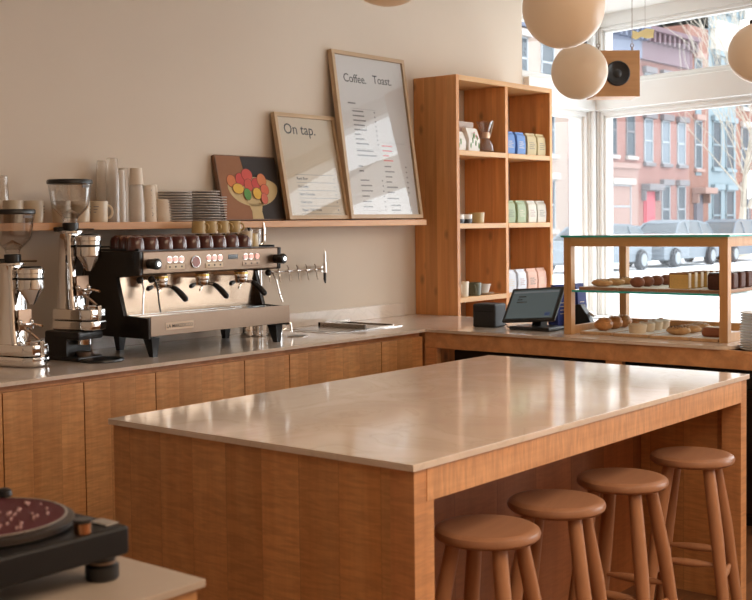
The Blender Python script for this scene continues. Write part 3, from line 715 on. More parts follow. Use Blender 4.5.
for x, y in ((.545, -1.885), (.545, -1.035), (.15, -1.77), (.15, -1.035)):
    b = B(); vs = []
    for z, w_, o_ in ((.92, .014, .0), (1.012, .025, -.022 if x > .3 else .0)):
        vs += [(x-w_+o_, y-w_, z), (x+w_+o_*.3, y-w_, z), (x+w_+o_*.3, y+w_, z), (x-w_+o_, y+w_, z)]
    b.add(vs, [(0, 1, 2, 3), (4, 5, 6, 7), (0, 1, 5, 4), (1, 2, 6, 5), (2, 3, 7, 6), (3, 0, 4, 7)]); b.obj('leg', 'black', t)
PXX = .531
for y0 in (-1.755-.0, -1.50, -1.245+.0):
    g = (-1.759, -1.721, -1.682) if y0 < -1.7 else (-1.502, -1.463, -1.424) if y0 < -1.4 else (-1.243, -1.202, -1.159)
    for y in g:
        q = B(); q.cyl((PXX-.003, y, 1.382), .0165, .004, 20, axis='X'); ring = q.obj('button', 'chrome', p)
        q = B(); q.cyl((PXX-.001, y, 1.382), .0135, .006, 20, .001, axis='X'); q.obj('lit_button', 'button', p)
    q = B(); q.box(PXX-.004, PXX, g[0]-.022, g[2]+.022, 1.333, 1.359, .003); q.obj('key_plate', 'cream_plastic' if y0 < -1.3 else 'steel', p)
    q = B(); 
    for y in g: q.box(PXX, PXX+.0012, y-.004, y+.004, 1.342, 1.350)
    q.obj('key_symbol', 'ink', p)
q = B(); q.cyl((PXX-.006, -1.592, 1.366), .031, .012, 32, .002, axis='X'); q.obj('gauge_rim', 'chrome', p)
q = B(); q.cyl((PXX+.004, -1.592, 1.366), .026, .003, 32, axis='X'); q.obj('gauge_face', 'gauge', p)
q = B(); q.box(PXX-.004, PXX+.001, -1.367, -1.300, 1.372, 1.396, .001); q.obj('display', 'black_gloss', p)
for y in (-1.885, -1.02):
    q = B(); q.cyl((PXX-.002, y, 1.365), .024, .03, 24, .003, axis='X'); q.lathe([(0, .03), (.019, .03), (.027, .036), (.027, .062), (.02, .068), (0, .068)], (PXX-.002, y, 1.365), 10, axis='X'); kn = q.obj('steam_knob', 'black', t)
    q = B(); q.cyl((PXX+.064, y, 1.365), .011, .006, 16, axis='X'); q.obj('knob_cap', 'chrome', kn)
for gy in (-1.75, -1.475, -1.20):
    q = B(); q.lathe([(0, 0), (.034, 0), (.036, .008), (.036, .03), (.03, .045), (0, .045)], (.45, gy, 1.268), 24); q.box(.34, .45, gy-.025, gy+.025, 1.28, 1.312, .004); gh = q.obj('group_head', 'chrome', t)
    q = B(); q.cyl((.45, gy, 1.288), .0375, .012, 24); q.obj('brass_collar', 'brass', gh)
    q = B(); q.lathe([(0, 0), (.028, .002), (.033, .01), (.033, .028), (0, .028)], (.45, gy, 1.24), 24); q.tube([(.47, gy+.01, 1.252), (.505, gy+.035, 1.245)], .008, 8); q.tube([(.45, gy, 1.24), (.45, gy-.014, 1.222), (.45, gy-.016, 1.212)], .006, 8); pf = q.obj('portafilter', 'chrome', t)
    q = B(); q.tube([(.50, gy+.03, 1.247), (.515, gy+.038, 1.238), (.54, gy+.052, 1.212), (.562, gy+.062, 1.185), (.568, gy+.065, 1.178)], [.011, .014, .0165, .0155, .008], 12); q.obj('handle', 'black', pf)
    q = B(); q.tube([(.47, gy-.07, 1.25), (.49, gy-.11, 1.245), (.50, gy-.125, 1.243)], [.009, .013, .009], 10); q.obj('paddle', 'black', t)
for y, s_ in ((-1.90, -1), (-1.83, 0), (-1.02, 1)):
    q = B(); q.tube([(.47, y, 1.30), (.50, y+.01*s_, 1.285), (.52, y+.015*s_, 1.25), (.53, y+.03*s_, 1.17), (.54, y+.04*s_, 1.13)], .0045 if s_ else .004, 8); q.obj('steam_wand', 'chrome' if s_ else 'black', t)
    q = B(); q.ball((.475, y, 1.288), .018, seg=12); q.obj('wand_joint', 'black', t)
q = B(); q.box(.588, .5892, -1.842, -1.664, 1.047, 1.083, .0005); q.obj('name_plate', plain('name_plate_metal', (.75, .62, .50), .7), t)
text('LA MARZOCCO', .0235, 'ink', t, Matrix.Translation((.5898, -1.837, 1.057)) @ FACEX, spacing=1.0)
# dark cups drying on the machine
q = B(); q.lathe([(0, .072), (.018, .072), (.020, .070), (.036, .062), (.044, .042), (.0465, .012), (.0455, 0), (.040, 0), (.038, .034), (.02, .055), (0, .06)], seg=24); cup0 = q.obj('upturned_cup', 'maroon'); n = 0
rowN = {0: 'front row', 1: 'second row', 2: 'back row'}
for rI, x in enumerate((.44, .34, .24)):
    for k in range(9 if rI < 2 else 8):
        y = -1.895+k*.0905+(.03*rI)
        o = cup0 if n == 0 else cup0.copy()
        if n: COL.objects.link(o)
        o.location = (x, y, 1.4305); n += 1
        side_ = ['at the left end', 'second from the left', 'third from the left', 'fourth from the left', 'fifth from the left', 'sixth from the left', 'seventh from the left', 'eighth from the left', 'ninth from the left'][k]
        tag(o, 'dark brown upturned cup on the machine, %s, %s' % (rowN[rI], side_), 'cup', 'dark brown cups on the espresso machine')
for k, y in enumerate((-1.44, -1.355, -1.27, -1.185)):
    mug('mug', 'mustard glazed cup stacked above the dark cups, %s' % ['leftmost', 'second from left', 'third from left', 'rightmost'][k], 'cup', (.36, y+.03, 1.506), .038, .062, 'gold', -1.1, 'mustard cups stacked on the espresso machine', flip=True)
mug('mug', 'mustard cup standing directly on the espresso machine top, right of the dark cups', 'cup', (.42, -1.09, 1.4305), .040, .07, 'gold', -2.2, flip=True)
mug('mug', 'cream cup on the espresso machine between dark and mustard cups', 'cup', (.45, -1.155, 1.4305), .033, .082, 'cream', 2.2, handle=False)
for k, (x, y) in enumerate(((.40, -1.035), (.36, -1.0))):
    t = thing('drinking_glass', 'small clear glass on the right end of the espresso machine, %s' % ['front one', 'back one'][k], 'glass', (x, y, 1.4305)); q = B(); q.lathe([(0, .002), (.024, 0), (.03, .09), (.028, .09), (.0225, .008), (0, .008)], seg=24); q.obj('tumbler', 'hopper', t)

t = thing('water_tap', 'tall polished double-lever tap standing behind the right end of the machine', 'tap', (.22, -.855, CT))
q = B(); q.cyl((0, 0, 0), .032, .012, 24, .003); q.cyl((0, 0, .01), .016, .53, 20); q.cyl((0, .03, 0), .010, .50, 12); q.obj('column', 'chrome', t)
q = B(); q.tube([(0, 0, .53), (-.0, -.02, .56), (-.0, -.07, .63)], [.012, .010, .008], 10); q.obj('lever', 'black', t)
q = B(); q.tube([(0, .02, .50), (.01, .05, .53), (.01, .055, .60), (.01, .05, .64)], [.010, .012, .011, .006], 10); q.obj('spout', 'chrome', t)

# pitchers
q = B(); q.lathe([(0, 0), (.043, 0), (.046, .005), (.046, .05), (.040, .085), (.044, .105), (.041, .104), (.037, .085), (.042, .05), (.042, .008), (0, .006)], seg=28)
t = thing('milk_pitcher', 'shiny steel milk pitcher under the machine, left one near the rear leg', 'pitcher', (.17, -.88, CT), 0, 'steel milk pitchers'); q.obj('jug', 'chrome', t)
q = B(); q.tube([(0, .04, .09), (0, .075, .08), (0, .075, .04), (0, .043, .025)], .005, 8); q.obj('handle', 'chrome', t)
dup(t, (.30, -.80, CT), -.3, 'shiny steel milk pitcher behind the right front leg of the machine')
t = thing('glass_rinser', 'round steel pitcher rinser set in the counter beside the machine leg', 'rinser', (.42, -.74, CT))
q = B(); q.cyl((0, 0, 0), .062, .004, 32, .001); q.obj('rim', 'chrome', t)
q = B(); q.cyl((0, 0, .003), .05, .002, 32); q.obj('grate', 'black', t)
q = B(); q.tube([(-.10, -.02, 0), (-.10, -.02, .07), (-.085, 0, .088), (-.06, .01, .07), (-.055, .012, .02)], .0055, 10); q.obj('spout', 'chrome', t)
t = thing('drain_tray', 'flat steel drain tray with raised rims on the counter below the taps', 'drain tray', (.28, -.22, CT))
q = B(); q.box(-.22, .24, -.30, .31, 0, .004, .001); q.obj('plate', 'chrome', t)
q = B(); q.box(-.16, .19, -.26, -.02, .004, .006); q.obj('left_grate', 'tray_dark', t)
q = B(); q.box(-.17, .20, .0, .016, .004, .028); q.box(-.17, -.154, .0, .28, .004, .028); q.box(-.17, .20, .264, .28, .004, .014); q.obj('raised_rim', 'tray_dark', t)
q = B(); q.box(-.15, .20, .02, .26, .004, .007); q.obj('right_grate', 'tray_dark', t)

# beer taps on the wall
t = thing('tap_rail', 'row of slim chrome draft taps on a rail against the wall', 'taps', (.10, -.035, 1.27))
q = B(); q.cyl((0, -.66, 0), .007, .56, 12, axis='Y'); q.obj('rail', 'chrome', t)
for y in (-.60, -.12+.0): q = B(); q.cyl((-.098, y, 0), .02, .098, 16, axis='X'); q.obj('wall_mount', 'chrome', t)
for y in (-.625, -.540, -.455, -.375, -.295, -.215):
    q = B(); q.ball((.02, y, 0), .012, seg=12); q.tube([(.02, y, 0), (.032, y, -.02), (.034, y, -.05), (.036, y+.006, -.06)], [.006, .004, .0035, .0035], 8); tp = q.obj('tap', 'chrome', t)
    q = B(); q.tube([(.02, y, .005), (.035, y-.012, .02), (.06, y-.05, .035)], [.004, .0035, .0035], 8); q.obj('lever', 'steel', tp)
q = B(); q.cyl((.03, -.14, -.02), .012, .06, 16); q.tube([(.0, -.14, 0), (.03, -.14, 0)], .01, 10); tp = q.obj('stout_tap', 'chrome', t)
q = B(); q.tube([(.03, -.14, .04), (.03, -.14, .09), (.03, -.14, .12)], [.009, .009, .003], 12); q.obj('handle', 'chrome', tp)
q = B(); q.tube([(.03, -.14, -.02), (.03, -.14, -.06), (.034, -.14, -.085)], [.009, .009, .004], 12); q.obj('nozzle', 'black', tp)

# ------------------------------------------------------------------ grinders
def grinder(loc, label, rot):
    t = thing('coffee_grinder', label, 'grinder', loc, rot, 'coffee grinders')
    b = B(); b.prism([(-.085, -.072), (.10, -.072), (.145, -.05), (.155, 0), (.145, .05), (.10, .072), (-.085, .072), (-.105, .0)], 'Z', 0, .045, .008); b.prism([(-.085, -.072), (.10, -.072), (.143, -.048), (.150, 0), (.143, .048), (.10, .072), (-.085, .072)], 'Z', .047, .100, .008); b.obj('base', 'chrome', t)
    b = B(); secs = [(.07, -.085, .045, .064), (.14, -.082, .030, .058), (.30, -.072, .020, .052), (.42, -.068, .018, .050), (.455, -.06, .015, .046)]
    vs = []; fs = []
    for z, xa, xb, hw in secs:
        c = .018; vs += [(xa+c, -hw, z), (xb-c, -hw, z), (xb, -hw+c, z), (xb, hw-c, z), (xb-c, hw, z), (xa+c, hw, z), (xa, hw-c, z), (xa, -hw+c, z)]
    for i in range(len(secs)-1):
        for k in range(8): fs.append((i*8+k, i*8+(k+1) % 8, i*8+8+(k+1) % 8, i*8+8+k))
    fs += [tuple(range(8)), tuple(range(32, 40))]; b.add(vs, fs); b.obj('column', 'chrome', t, 50)
    b = B(); b.box(.022, .03, -.030, .030, .22, .25, .001); b.obj('rating_label', 'paperwhite', t)
    b = B(); b.cyl((-.02, 0, .455), .058, .012, 28, .002); b.obj('top_plate', 'chrome', t)
    b = B(); b.tube([(-.02, 0, .473), (.05, .03, .473), (.085, .045, .473)], [.003, .004, .004], 8); b.obj('adjustment_lever', 'steel', t)
    b = B(); b.cyl((-.02, 0, .467), .038, .038, 24, .003); b.cyl((-.06, -.03, .463), .03, .022, 20, .004); b.obj('neck', 'black', t)
    b = B(); b.lathe([(.032, 0), (.034, .02), (.081, .068), (.088, .09), (.104, .19), (.102, .19), (.086, .09), (.079, .07), (.031, .022)], (-.02, 0, .503), 36); b.obj('hopper', 'hopper', t)
    b = B(); b.lathe([(0, 0), (.03, 0), (.045, .035), (.0, .06)], (-.02, 0, .51), 20); b.obj('hopper_cone', 'hopper', t)
    b = B(); b.lathe([(0, -.004), (.104, -.004), (.107, 0), (.107, .012), (.103, .018), (0, .018)], (-.02, 0, .69), 36); b.obj('lid', 'black', t)
    b = B(); b.box(-.003, .0, -.024, .024, .0, .012, mx=Matrix.Translation((-.02+.102, 0, .668)) @ Matrix.Rotation(.1, 4, 'Y')); b.obj('hopper_label', 'ink_grey', t)
    b = B(); b.lathe([(0, .045), (.010, .045), (.014, .048), (.054, .112), (.057, .118), (.057, .185), (.061, .188), (.061, .205), (.056, .212), (0, .213)], (.090, 0, .232), 32); d = b.obj('dosing_canister', 'chrome', t)
    b = B(); b.lathe([(.0, .208), (.048, .208), (.05, .213), (.044, .219), (0, .219)], (.090, 0, .232), 32); b.obj('canister_lid', 'black', d)
    b = B(); b.lathe([(.0576, .158), (.0585, .16), (.0585, .166), (.0576, .168)], (.090, 0, .232), 32); b.obj('black_band', 'black', d)
    b = B(); b.box(.042, .050, -.040, .040, .16, .255, .003); b.obj('back_plate', 'copper', t)
    b = B()
    for y in (-.035, .035): b.tube([(.045, y, .19), (.09, y, .185), (.125, y*.8, .18)], .006, 8); b.ball((.05, y, .2), .012, seg=10)
    b.box(.05, .075, -.022, .022, .165, .195, .004); b.obj('portafilter_fork', 'chrome', t)
    b = B(); b.tube([(.06, -.02, .17), (.085, .01, .14), (.11, .03, .11)], .007, 8); b.tube([(.06, .02, .17), (.085, -.01, .14), (.10, -.03, .11)], .007, 8); b.obj('spring_clip', 'steel', t)
    b = B(); b.lathe([(0, 0), (.036, 0), (.04, .006), (.04, .014), (.034, .02), (0, .022)], (.10, 0, .098), 28); b.obj('grounds_tray', 'chrome', t)
    b = B(); b.box(.145, .152, -.012, .012, .03, .115, .002); b.obj('catch', 'steel_mir', t)
    return t
grinder((.30, -2.147, 1.062), 'chrome coffee grinder raised on a black base, hopper level with the mugs', .18)
grinder((.285, -2.458, .921), 'chrome coffee grinder standing lowest at the left edge, directly on the counter', .18)
t = thing('tamping_machine', 'black tamping unit serving as base under the right grinder', 'tamper', (.285, -2.165, CT), .10)
b = B(); b.box(-.10, .13, -.078, .078, 0, .02, .006); b.box(-.10, .05, -.078, .078, .018, .11, .006); b.box(-.10, .135, -.078, .078, .10, .139, .01); b.obj('housing', 'black', t)
b = B(); b.cyl((.085, 0, .075), .035, .03, 24); b.obj('tamping_head', 'chrome', t)
b = B(); b.lathe([(0, 0), (.034, 0), (.038, .02), (0, .022)], (.085, 0, .02), 20); b.obj('filter_fork', 'steel', t)
b = B(); b.lathe([(0, 0), (.098, 0), (.102, .004), (.100, .012), (.09, .014), (0, .012)], seg=40); tag(b.obj('tamping_mat', 'black', loc=(.475, -2.135, CT)), 'round black disc lying flat on the counter before the grinder', 'tamping mat')

# ------------------------------------------------------------------ things on the wall shelf
SZ = 1.568
for x, y, a, lb in ((.14, -2.39, -2.2, 'furthest left behind the low grinder'), (.14, -2.275, 1.3, 'second from left, behind the gap between grinders'), (.14, -2.12, 1.3, 'behind the raised hopper, left'), (.14, -2.005, 1.3, 'behind the raised hopper, right'), (.14, -1.895, -.65, 'with grey print and handle at right')):
    mug('mug', 'cream mug on the wall shelf, ' + lb, 'mug', (x, y+.02, SZ), .046, .105, 'cream', a, 'cream mugs on the wall shelf', marks=True, handle=lb.endswith('right') and 'print' in lb)
for k, (x, y, z) in enumerate(((.10, -2.55, SZ), (.14, -2.43, 1.674))):
    t = thing('drinking_glass', 'clear drinking glass ' + ['low at the left photo edge on the wall shelf', 'upturned on top of the leftmost cream mug'][k], 'glass', (x, y, z)); q = B(); h = .115; q.lathe([(.034, 0), (.031, h-.006), (.028, h), (0, h), (0, h-.006), (.026, h-.007), (.032, 0)], seg=24); q.obj('tumbler', 'hopper', t)
def cupstack(y, z0, z1, r, mat, label, n=None, taper=.8, x=.12, name='cup_stack'):
    """upturned nested cups: each rim shows as a ring"""
    h = .115 if mat != 'paper_cup' else .095; n = n or max(1, int((z1-z0-h)/.0105)); rm = r*taper
    t = thing(name, label, 'cup stack', (x, y, z0), 0, 'stacked takeaway cups on the wall shelf')
    tot = z1-z0; step = (tot-h)/max(1, n-1) if n > 1 else 0
    b = B()
    for k in range(n):
        z = step*k; sub = min(1, step*1.6/h) if k < n-1 and step else 1
        if k < n-1: b.lathe([(r+.0015, z), (r+.0015, z+.004), (r, z+.004), (r-(r-rm)*sub, z+h*sub)], seg=20)
        else: b.lathe([(r+.0015, z), (r+.0015, z+.004), (r, z+.005), (rm, z+h-.003), (rm-.003, z+h), (0, z+h)], seg=24)
    b.obj('cups', mat, t)
    return t
cupstack(-1.80, SZ, 1.880, .030, 'clear_cup', 'faint tall stack of clear plastic cups right of the printed mug', x=.07)
cupstack(-1.770, SZ, 1.892, .034, 'clear_cup', 'tallest stack of clear plastic cups on the wall shelf')
cupstack(-1.722, SZ, 1.833, .028, 'frost_cup', 'ridged frosted cup stack right of the tallest clear stack')
cupstack(-1.678, SZ, 1.845, .030, 'frost_cup', 'frosted cup stack behind the big single cup', x=.09)
cupstack(-1.618, SZ, 1.760, .042, 'frost_cup', 'broad pale cup stack carrying one more upturned cup', 4)
t = thing('paper_cup', 'single paper cup upturned on top of the broad pale cup stack', 'cup', (.12, -1.618, 1.7605)); b = B(); b.lathe([(.040, 0), (.040, .004), (.038, .005), (.030, .085), (0, .086)], seg=24); b.obj('cup', 'paper_cup', t)
cupstack(-1.538, SZ, 1.758, .040, 'paper_cup', 'paper cup stack with scribbled writing', 6)
cupstack(-1.480, SZ, 1.764, .034, 'paper_cup', 'slim paper cup stack behind the short one', 8, x=.08)
cupstack(-1.452, SZ, 1.688, .046, 'paper_cup', 'short paper cup stack beside the grey plates', 3, x=.13)
t = [o for o in bpy.data.objects if o.get('label', '').startswith('paper cup stack with scribbled')][0]
b = B()
for k in range(5):
    z = .03+.03*k; b.tube([(.0405-.008*z/.19*1.2, -.012+.008*((j+k) % 3)-.0, z+.006*j) for j in range(4)], .0012, 5)
b.obj('scribble', 'ink_grey', t)

ORD = 'first second third fourth fifth sixth seventh eighth ninth tenth eleventh twelfth thirteenth fourteenth fifteenth sixteenth'.split()
def plate_stack(x, y, z, r, n, step, mat, label, group, cat='plate'):
    q = B(); q.lathe([(0, 0), (r*.6, 0), (r*.62, .001), (r-.001, .0035), (r+.001, .0055), (r-.001, .0085), (r*.9, .0085), (r*.6, .004), (0, .004)], seg=36); o0 = None
    for k in range(n):
        if o0 is None: o = o0 = q.obj('plate', mat)
        else: o = o0.copy(); COL.objects.link(o)
        o.location = (x+random.uniform(-.001, .001), y+random.uniform(-.0015, .0015), z+k*step)
        where = 'bottom one' if k == 0 else 'topmost one' if k == n-1 else '%s from the bottom' % ORD[k]
        tag(o, label.replace('@', where), cat, group)
plate_stack(.125, -1.365, SZ, .093, 12, .0137, 'plate_grey', 'grey plate, @, in the left pile on the wall shelf', 'left pile of grey plates')
plate_stack(.125, -1.163, SZ, .095, 12, .0142, 'plate_grey', 'grey plate, @, in the pile right of the leftmost plates', 'middle pile of grey plates')
plate_stack(.10, -1.085+.05, SZ, .055, 10, .0142, 'plate_grey', 'small grey plate, @, in the pile touching the painting', 'small pile beside the painting')
plate_stack(2.732, .135, .903, .118, 14, .0135, 'plate_cream', 'cream plate, @, in the pile right of the pastry case', 'cream plates beside the pastry case')

def leaning(name, label, cat, y0, y1, zb, zt, xb, xt, fw, fd, woodm, woodh):
    w_ = y1-y0; Lh = math.hypot(zt-zb, xb-xt); ang = -math.atan2(xb-xt, zt-zb)
    t = thing(name, label, cat, (xb, y0, zb)); t.rotation_euler = (0, ang, 0)
    if woodm:
        for nm_, bx, mt in (('frame_rail', (0, w_, 0, fw), woodh), ('frame_rail', (0, w_, Lh-fw, Lh), woodh), ('frame_stile', (0, fw, fw, Lh-fw), woodm), ('frame_stile', (w_-fw, w_, fw, Lh-fw), woodm)):
            b = B(); b.box(-fd, 0, *bx, .001); b.obj(nm_, mt, t)
    return t, w_, Lh
def quad(parent, name, mat, pts2, x, th=.0006):
    b = B(); b.prism(pts2, 'X', x, x+th); return b.obj(name, mat, parent, 0)
def circ(c, ry, rz, n=28, rot=0): return [(c[0]+ry*math.cos(2*PI*k/n)*math.cos(rot)-rz*math.sin(2*PI*k/n)*math.sin(rot), c[1]+ry*math.cos(2*PI*k/n)*math.sin(rot)+rz*math.sin(2*PI*k/n)*math.cos(rot)) for k in range(n)]
# painting
t, W_, H_ = leaning('painting', 'small painting of a fruit bowl leaning on the wall shelf', 'painting', -.983, -.498, SZ+.006, 1.945, .115, .03, 0, 0, None, None)
b = B(); b.box(-.030, -.001, 0, W_, 0, H_, .001); b.obj('stretcher_frame', 'walnut', t)
PA = lambda n, c, r=.75: plain(n, c, r, noise=.06, nscale=40)
quad(t, 'brown_ground', PA('painted_brown', (.29, .125, .055)), [(.006, .006), (W_-.006, .006), (W_-.006, H_-.006), (.006, H_-.006)], -.001)
quad(t, 'black_ground', PA('painted_black', (.028, .020, .017)), [(.29, .006), (W_-.006, .006), (W_-.006, H_-.006), (.195, H_-.006), (.215, .25), (.23, .12)], -.0004)
bowl = circ((.26, .172), .20, .092, 40)
quad(t, 'painted_bowl', PA('painted_cream', (.56, .42, .21)), [(.26+.20*math.cos(a), .195+(.115 if math.sin(a) < 0 else .06)*math.sin(a)) for a in [2*PI*k/40 for k in range(40)]], .0002)
quad(t, 'painted_stem', PA('painted_cream_stem', (.56, .42, .21)), [(.215, .006), (.305, .006), (.30, .05), (.315, .10), (.20, .10), (.22, .05)], .0002)
fr = [((.095, .228), .034, .036, (.62, .20, .07)), ((.165, .235), .034, .040, (.55, .07, .06)), ((.225, .265), .042, .036, (.60, .09, .07)), ((.225, .205), .034, .036, (.55, .09, .06)), ((.285, .215), .034, .032, (.55, .07, .06)), ((.335, .235), .036, .040, (.62, .20, .08)),
      ((.135, .182), .042, .030, (.70, .42, .06)), ((.20, .15), .028, .034, (.10, .28, .06)), ((.28, .155), .034, .034, (.70, .42, .06)), ((.345, .178), .032, .032, (.62, .14, .07)), ((.33, .125), .026, .032, (.60, .15, .10))]
for k, (c, a, h_, col) in enumerate(fr):
    quad(t, 'painted_fruit', PA('fruit_outline', (.16, .04, .03)), circ(c, a+.0025, h_+.0025), .0009+.0008*k, .0006)
    quad(t, 'painted_fruit', PA('fruit_paint', col), circ(c, a, h_), .0013+.0008*k, .0006)
# on tap menu
t, W_, H_ = leaning('framed_menu', 'middle-sized oak framed cream menu headed On tap.', 'framed menu', -.512, .030, SZ+.008, 2.214, .165, .045, .024, .032, 'oak', 'oak_y')
b = B(); b.box(-.022, -.014, .02, W_-.02, .02, H_-.02); b.obj('menu_sheet', 'paper2', t)
text('On tap.', .092, 'ink', t, Matrix.Translation((-.0138, .075, H_-.125)) @ FACEX)
for k, s_ in enumerate(('Root Beer', 'Oat Latte', 'Nitro Favorite', 'Chai Latte', 'Hyper Chill White')):
    z = H_-.405-.048*k
    text(s_, .023, 'ink', t, Matrix.Translation((-.0138, .125+.002*k, z)) @ FACEX)
b = B()
for k in range(6): b.box(-.014, -.0135, .12, W_-.07, H_-.375-.048*k, H_-.3728-.048*k)
for k in range(5): b.box(-.014, -.0134, W_-.085, W_-.078, H_-.403-.048*k, H_-.393-.048*k)
b.obj('ruled_lines', 'ink_grey', t)
b = B(); b.box(-.008, -.006, .02, W_-.02, .02, H_-.02); b.obj('pane', 'picture_glass', t)
# coffee toast menu
t, W_, H_ = leaning('framed_menu', 'tallest oak framed white menu headed Coffee. Toast.', 'framed menu', .022, .762, SZ+.010, 2.640, .185, .035, .026, .036, 'oak', 'oak_y')
b = B(); b.box(-.024, -.016, .02, W_-.02, .02, H_-.02); b.obj('menu_sheet', 'paper', t)
text('Coffee.', .078, 'ink', t, Matrix.Translation((-.0158, .10, H_-.195)) @ FACEX)
text('Toast.', .078, 'ink', t, Matrix.Translation((-.0158, .395, H_-.185)) @ FACEX)
b = B(); rr_ = B(); random.seed(5)
def lines(bb_, y, z, n, wmin, wmax, dz=.028, price=.0):
    for k in range(n):
        l = random.uniform(wmin, wmax); bb_.box(-.016, -.0154, y, y+l, z-k*dz, z-k*dz+.009)
        if price: b.box(-.016, -.0154, y+price, y+price+.012, z-k*dz, z-k*dz+.009)
lines(b, .115, H_-.335, 1, .07, .08)
lines(b, .15, H_-.385, 8, .05, .13, .030, .215); lines(b, .15, H_-.64, 2, .1, .2, .03); lines(b, .15, H_-.74, 2, .04, .05, .03)
lines(b, .15, H_-.83, 6, .07, .14, .034, .215)
lines(rr_, .41, H_-.60, 4, .05, .11, .032); lines(b, .41, H_-.735, 6, .06, .12, .034, .22); lines(b, .40, H_-.945, 1, .12, .13); lines(b, .43, H_-.99, 3, .06, .1, .032, .2)
for z in (H_-.365, H_-.625, H_-1.02): b.box(-.016, -.0155, .14, .385, z, z+.0012)
for z in (H_-.575, H_-.97): b.box(-.016, -.0155, .41, .65, z, z+.0012)
b.obj('menu_lines', 'ink_grey', t); rr_.obj('red_menu_lines', 'ink_red', t)
b = B(); b.box(-.008, -.006, .02, W_-.02, .02, H_-.02); b.obj('pane', 'picture_glass', t)

# ------------------------------------------------------------------ till
t = thing('receipt_printer', 'black cube-shaped receipt printer left of the tablet till', 'printer', (.985, .34, CT), .12)
b = B(); b.box(-.075, .075, -.075, .075, 0, .140, .012, seg=3); b.obj('housing', 'black_matte', t)
b = B(); b.box(-.06, .06, -.077, -.074, .095, .098); b.obj('paper_slot', 'black_gloss', t)
t = thing('tablet_till', 'black tablet till with a lit grey screen on a low stand', 'till', (1.325, .33, CT), -.0)
b = B(); b.box(-.13, .14, -.11, .09, 0, .022, .009, seg=3); b.obj('base', 'black', t)
b = B(); b.prism([(-.02, .02), (.06, .02), (.05, .12), (.02, .14)], 'X', -.03, .03, .004, mx=Matrix.Rotation(0, 4, 'Z')); b.obj('stand', 'black', t)
tm = Matrix.Translation((0, -.045, .145)) @ Matrix.Rotation(math.radians(-4), 4, 'Y') @ Matrix.Rotation(math.radians(-38), 4, 'X')
b = B(); b.box(-.175, .175, -.008, .010, -.118, .118, .007, mx=tm, seg=3); sc_ = b.obj('tablet', 'black', t)
b = B(); b.box(-.155, .155, -.0095, -.0082, -.098, .098, mx=tm); b.obj('screen', 'screen', sc_)
b = B(); b.box(-.15, .15, -.0102, -.0095, .078, .090, mx=tm); 
b.obj('title_bar', 'screen_bar', sc_)
b = B(); 
for z, l in ((.05, .05), (.03, .03), (.012, .065)): b.box(-.11, -.11+l, -.0102, -.0095, z, z+.006, mx=tm)
b.obj('screen_text', 'black_gloss', sc_)
b = B(); b.box(.10, .135, -.0102, -.0095, -.085, -.06, mx=tm); b.obj('screen_button', 'screen_blue', sc_)
b = B(); b.tube([(-.25, .04, .012), (-.21, .0, .02), (-.17, -.05, .008), (-.13, -.06, .01)], .004, 8); b.obj('cable', 'black', t)
t = thing('card_reader', 'dark wedge-shaped device behind the left post of the pastry case', 'card reader', (1.42, .68, CT), .3)
b = B(); b.prism([(-.07, 0), (.07, 0), (.045, .06), (.0, .13), (-.03, .13)], 'Y', -.05, .05, .006); b.obj('housing', 'black_matte', t)
b = B(); b.box(-.01, .03, -.035, .035, .085, .1, .003, mx=Matrix.Rotation(.6, 4, 'Y')); b.obj('keypad', 'silver', t)

# ------------------------------------------------------------------ pastry case
cx0, cx1, cy0, cy1, ct = 1.60, 2.535, .155, .845, 1.455
t = thing('pastry_case', 'wooden-framed pastry display case with glass top and glass shelf', 'display case', (0, 0, 0)); pw = .045
for x, y in ((cx0, cy0), (cx1-pw, cy0), (cx0, cy1-pw), (cx1-pw, cy1-pw)):
    b = B(); b.box(x, x+pw, y, y+pw, CT, ct, .0015); b.obj('post', 'case_wood', t)
for z0, z1 in ((ct-.05, ct), ):
    for y in (cy0, cy1-pw): b = B(); b.box(cx0+pw, cx1-pw, y+.001, y+pw-.001, z0, z1-.0005, .001); b.obj('rail', 'case_wood_x', t)
    for x in (cx0, cx1-pw): b = B(); b.box(x+.001, x+pw-.001, cy0+pw, cy1-pw, z0, z1-.0005, .001); b.obj('rail', 'case_wood', t)
b = B(); b.box(cx0+pw, cx1-pw, cy1-pw+.01, cy1, CT, CT+.045, .001); b.obj('rail', 'case_wood_x', t)
b = B(); b.box(cx0+.008, cx0+pw-.008, cy0+pw, cy1-pw, CT, CT+.045, .001); b.obj('rail', 'case_wood', t)
b = B(); b.box(cx1-pw+.008, cx1-.008, cy0+pw, cy1-pw, CT, CT+.045, .001); b.obj('rail', 'case_wood', t)
b = B(); b.box(cx0-.012, cx1+.012, cy0-.010, cy1+.01, ct, ct+.008); g = b.obj('glass_top', 'green_glass', t)
b = B(); b.box(cx0-.013, cx1+.013, cy0-.0125, cy0-.0095, ct-.0005, ct+.0105); b.box(cx1+.0115, cx1+.0135, cy0-.01, cy1+.01, ct, ct+.008); b.obj('polished_edge', 'glass_edge', g)
GZ = 1.165
b = B(); b.box(cx0+.02, cx1-.02, cy0+.010, cy1-.02, GZ-.008, GZ); g = b.obj('glass_shelf', 'green_glass', t)
b = B(); b.box(cx0+.02, cx1-.02, cy0+.007, cy0+.010, GZ-.010, GZ+.001); b.obj('polished_edge', 'glass_edge', g)
for x in (cx0+.008, cx1-.018):
    for y in (cy0+.03, cy1-.03): b = B(); b.cyl((x-.0, y, GZ-.013), .006, .0045, 10); b.obj('shelf_pin', 'chrome', t)

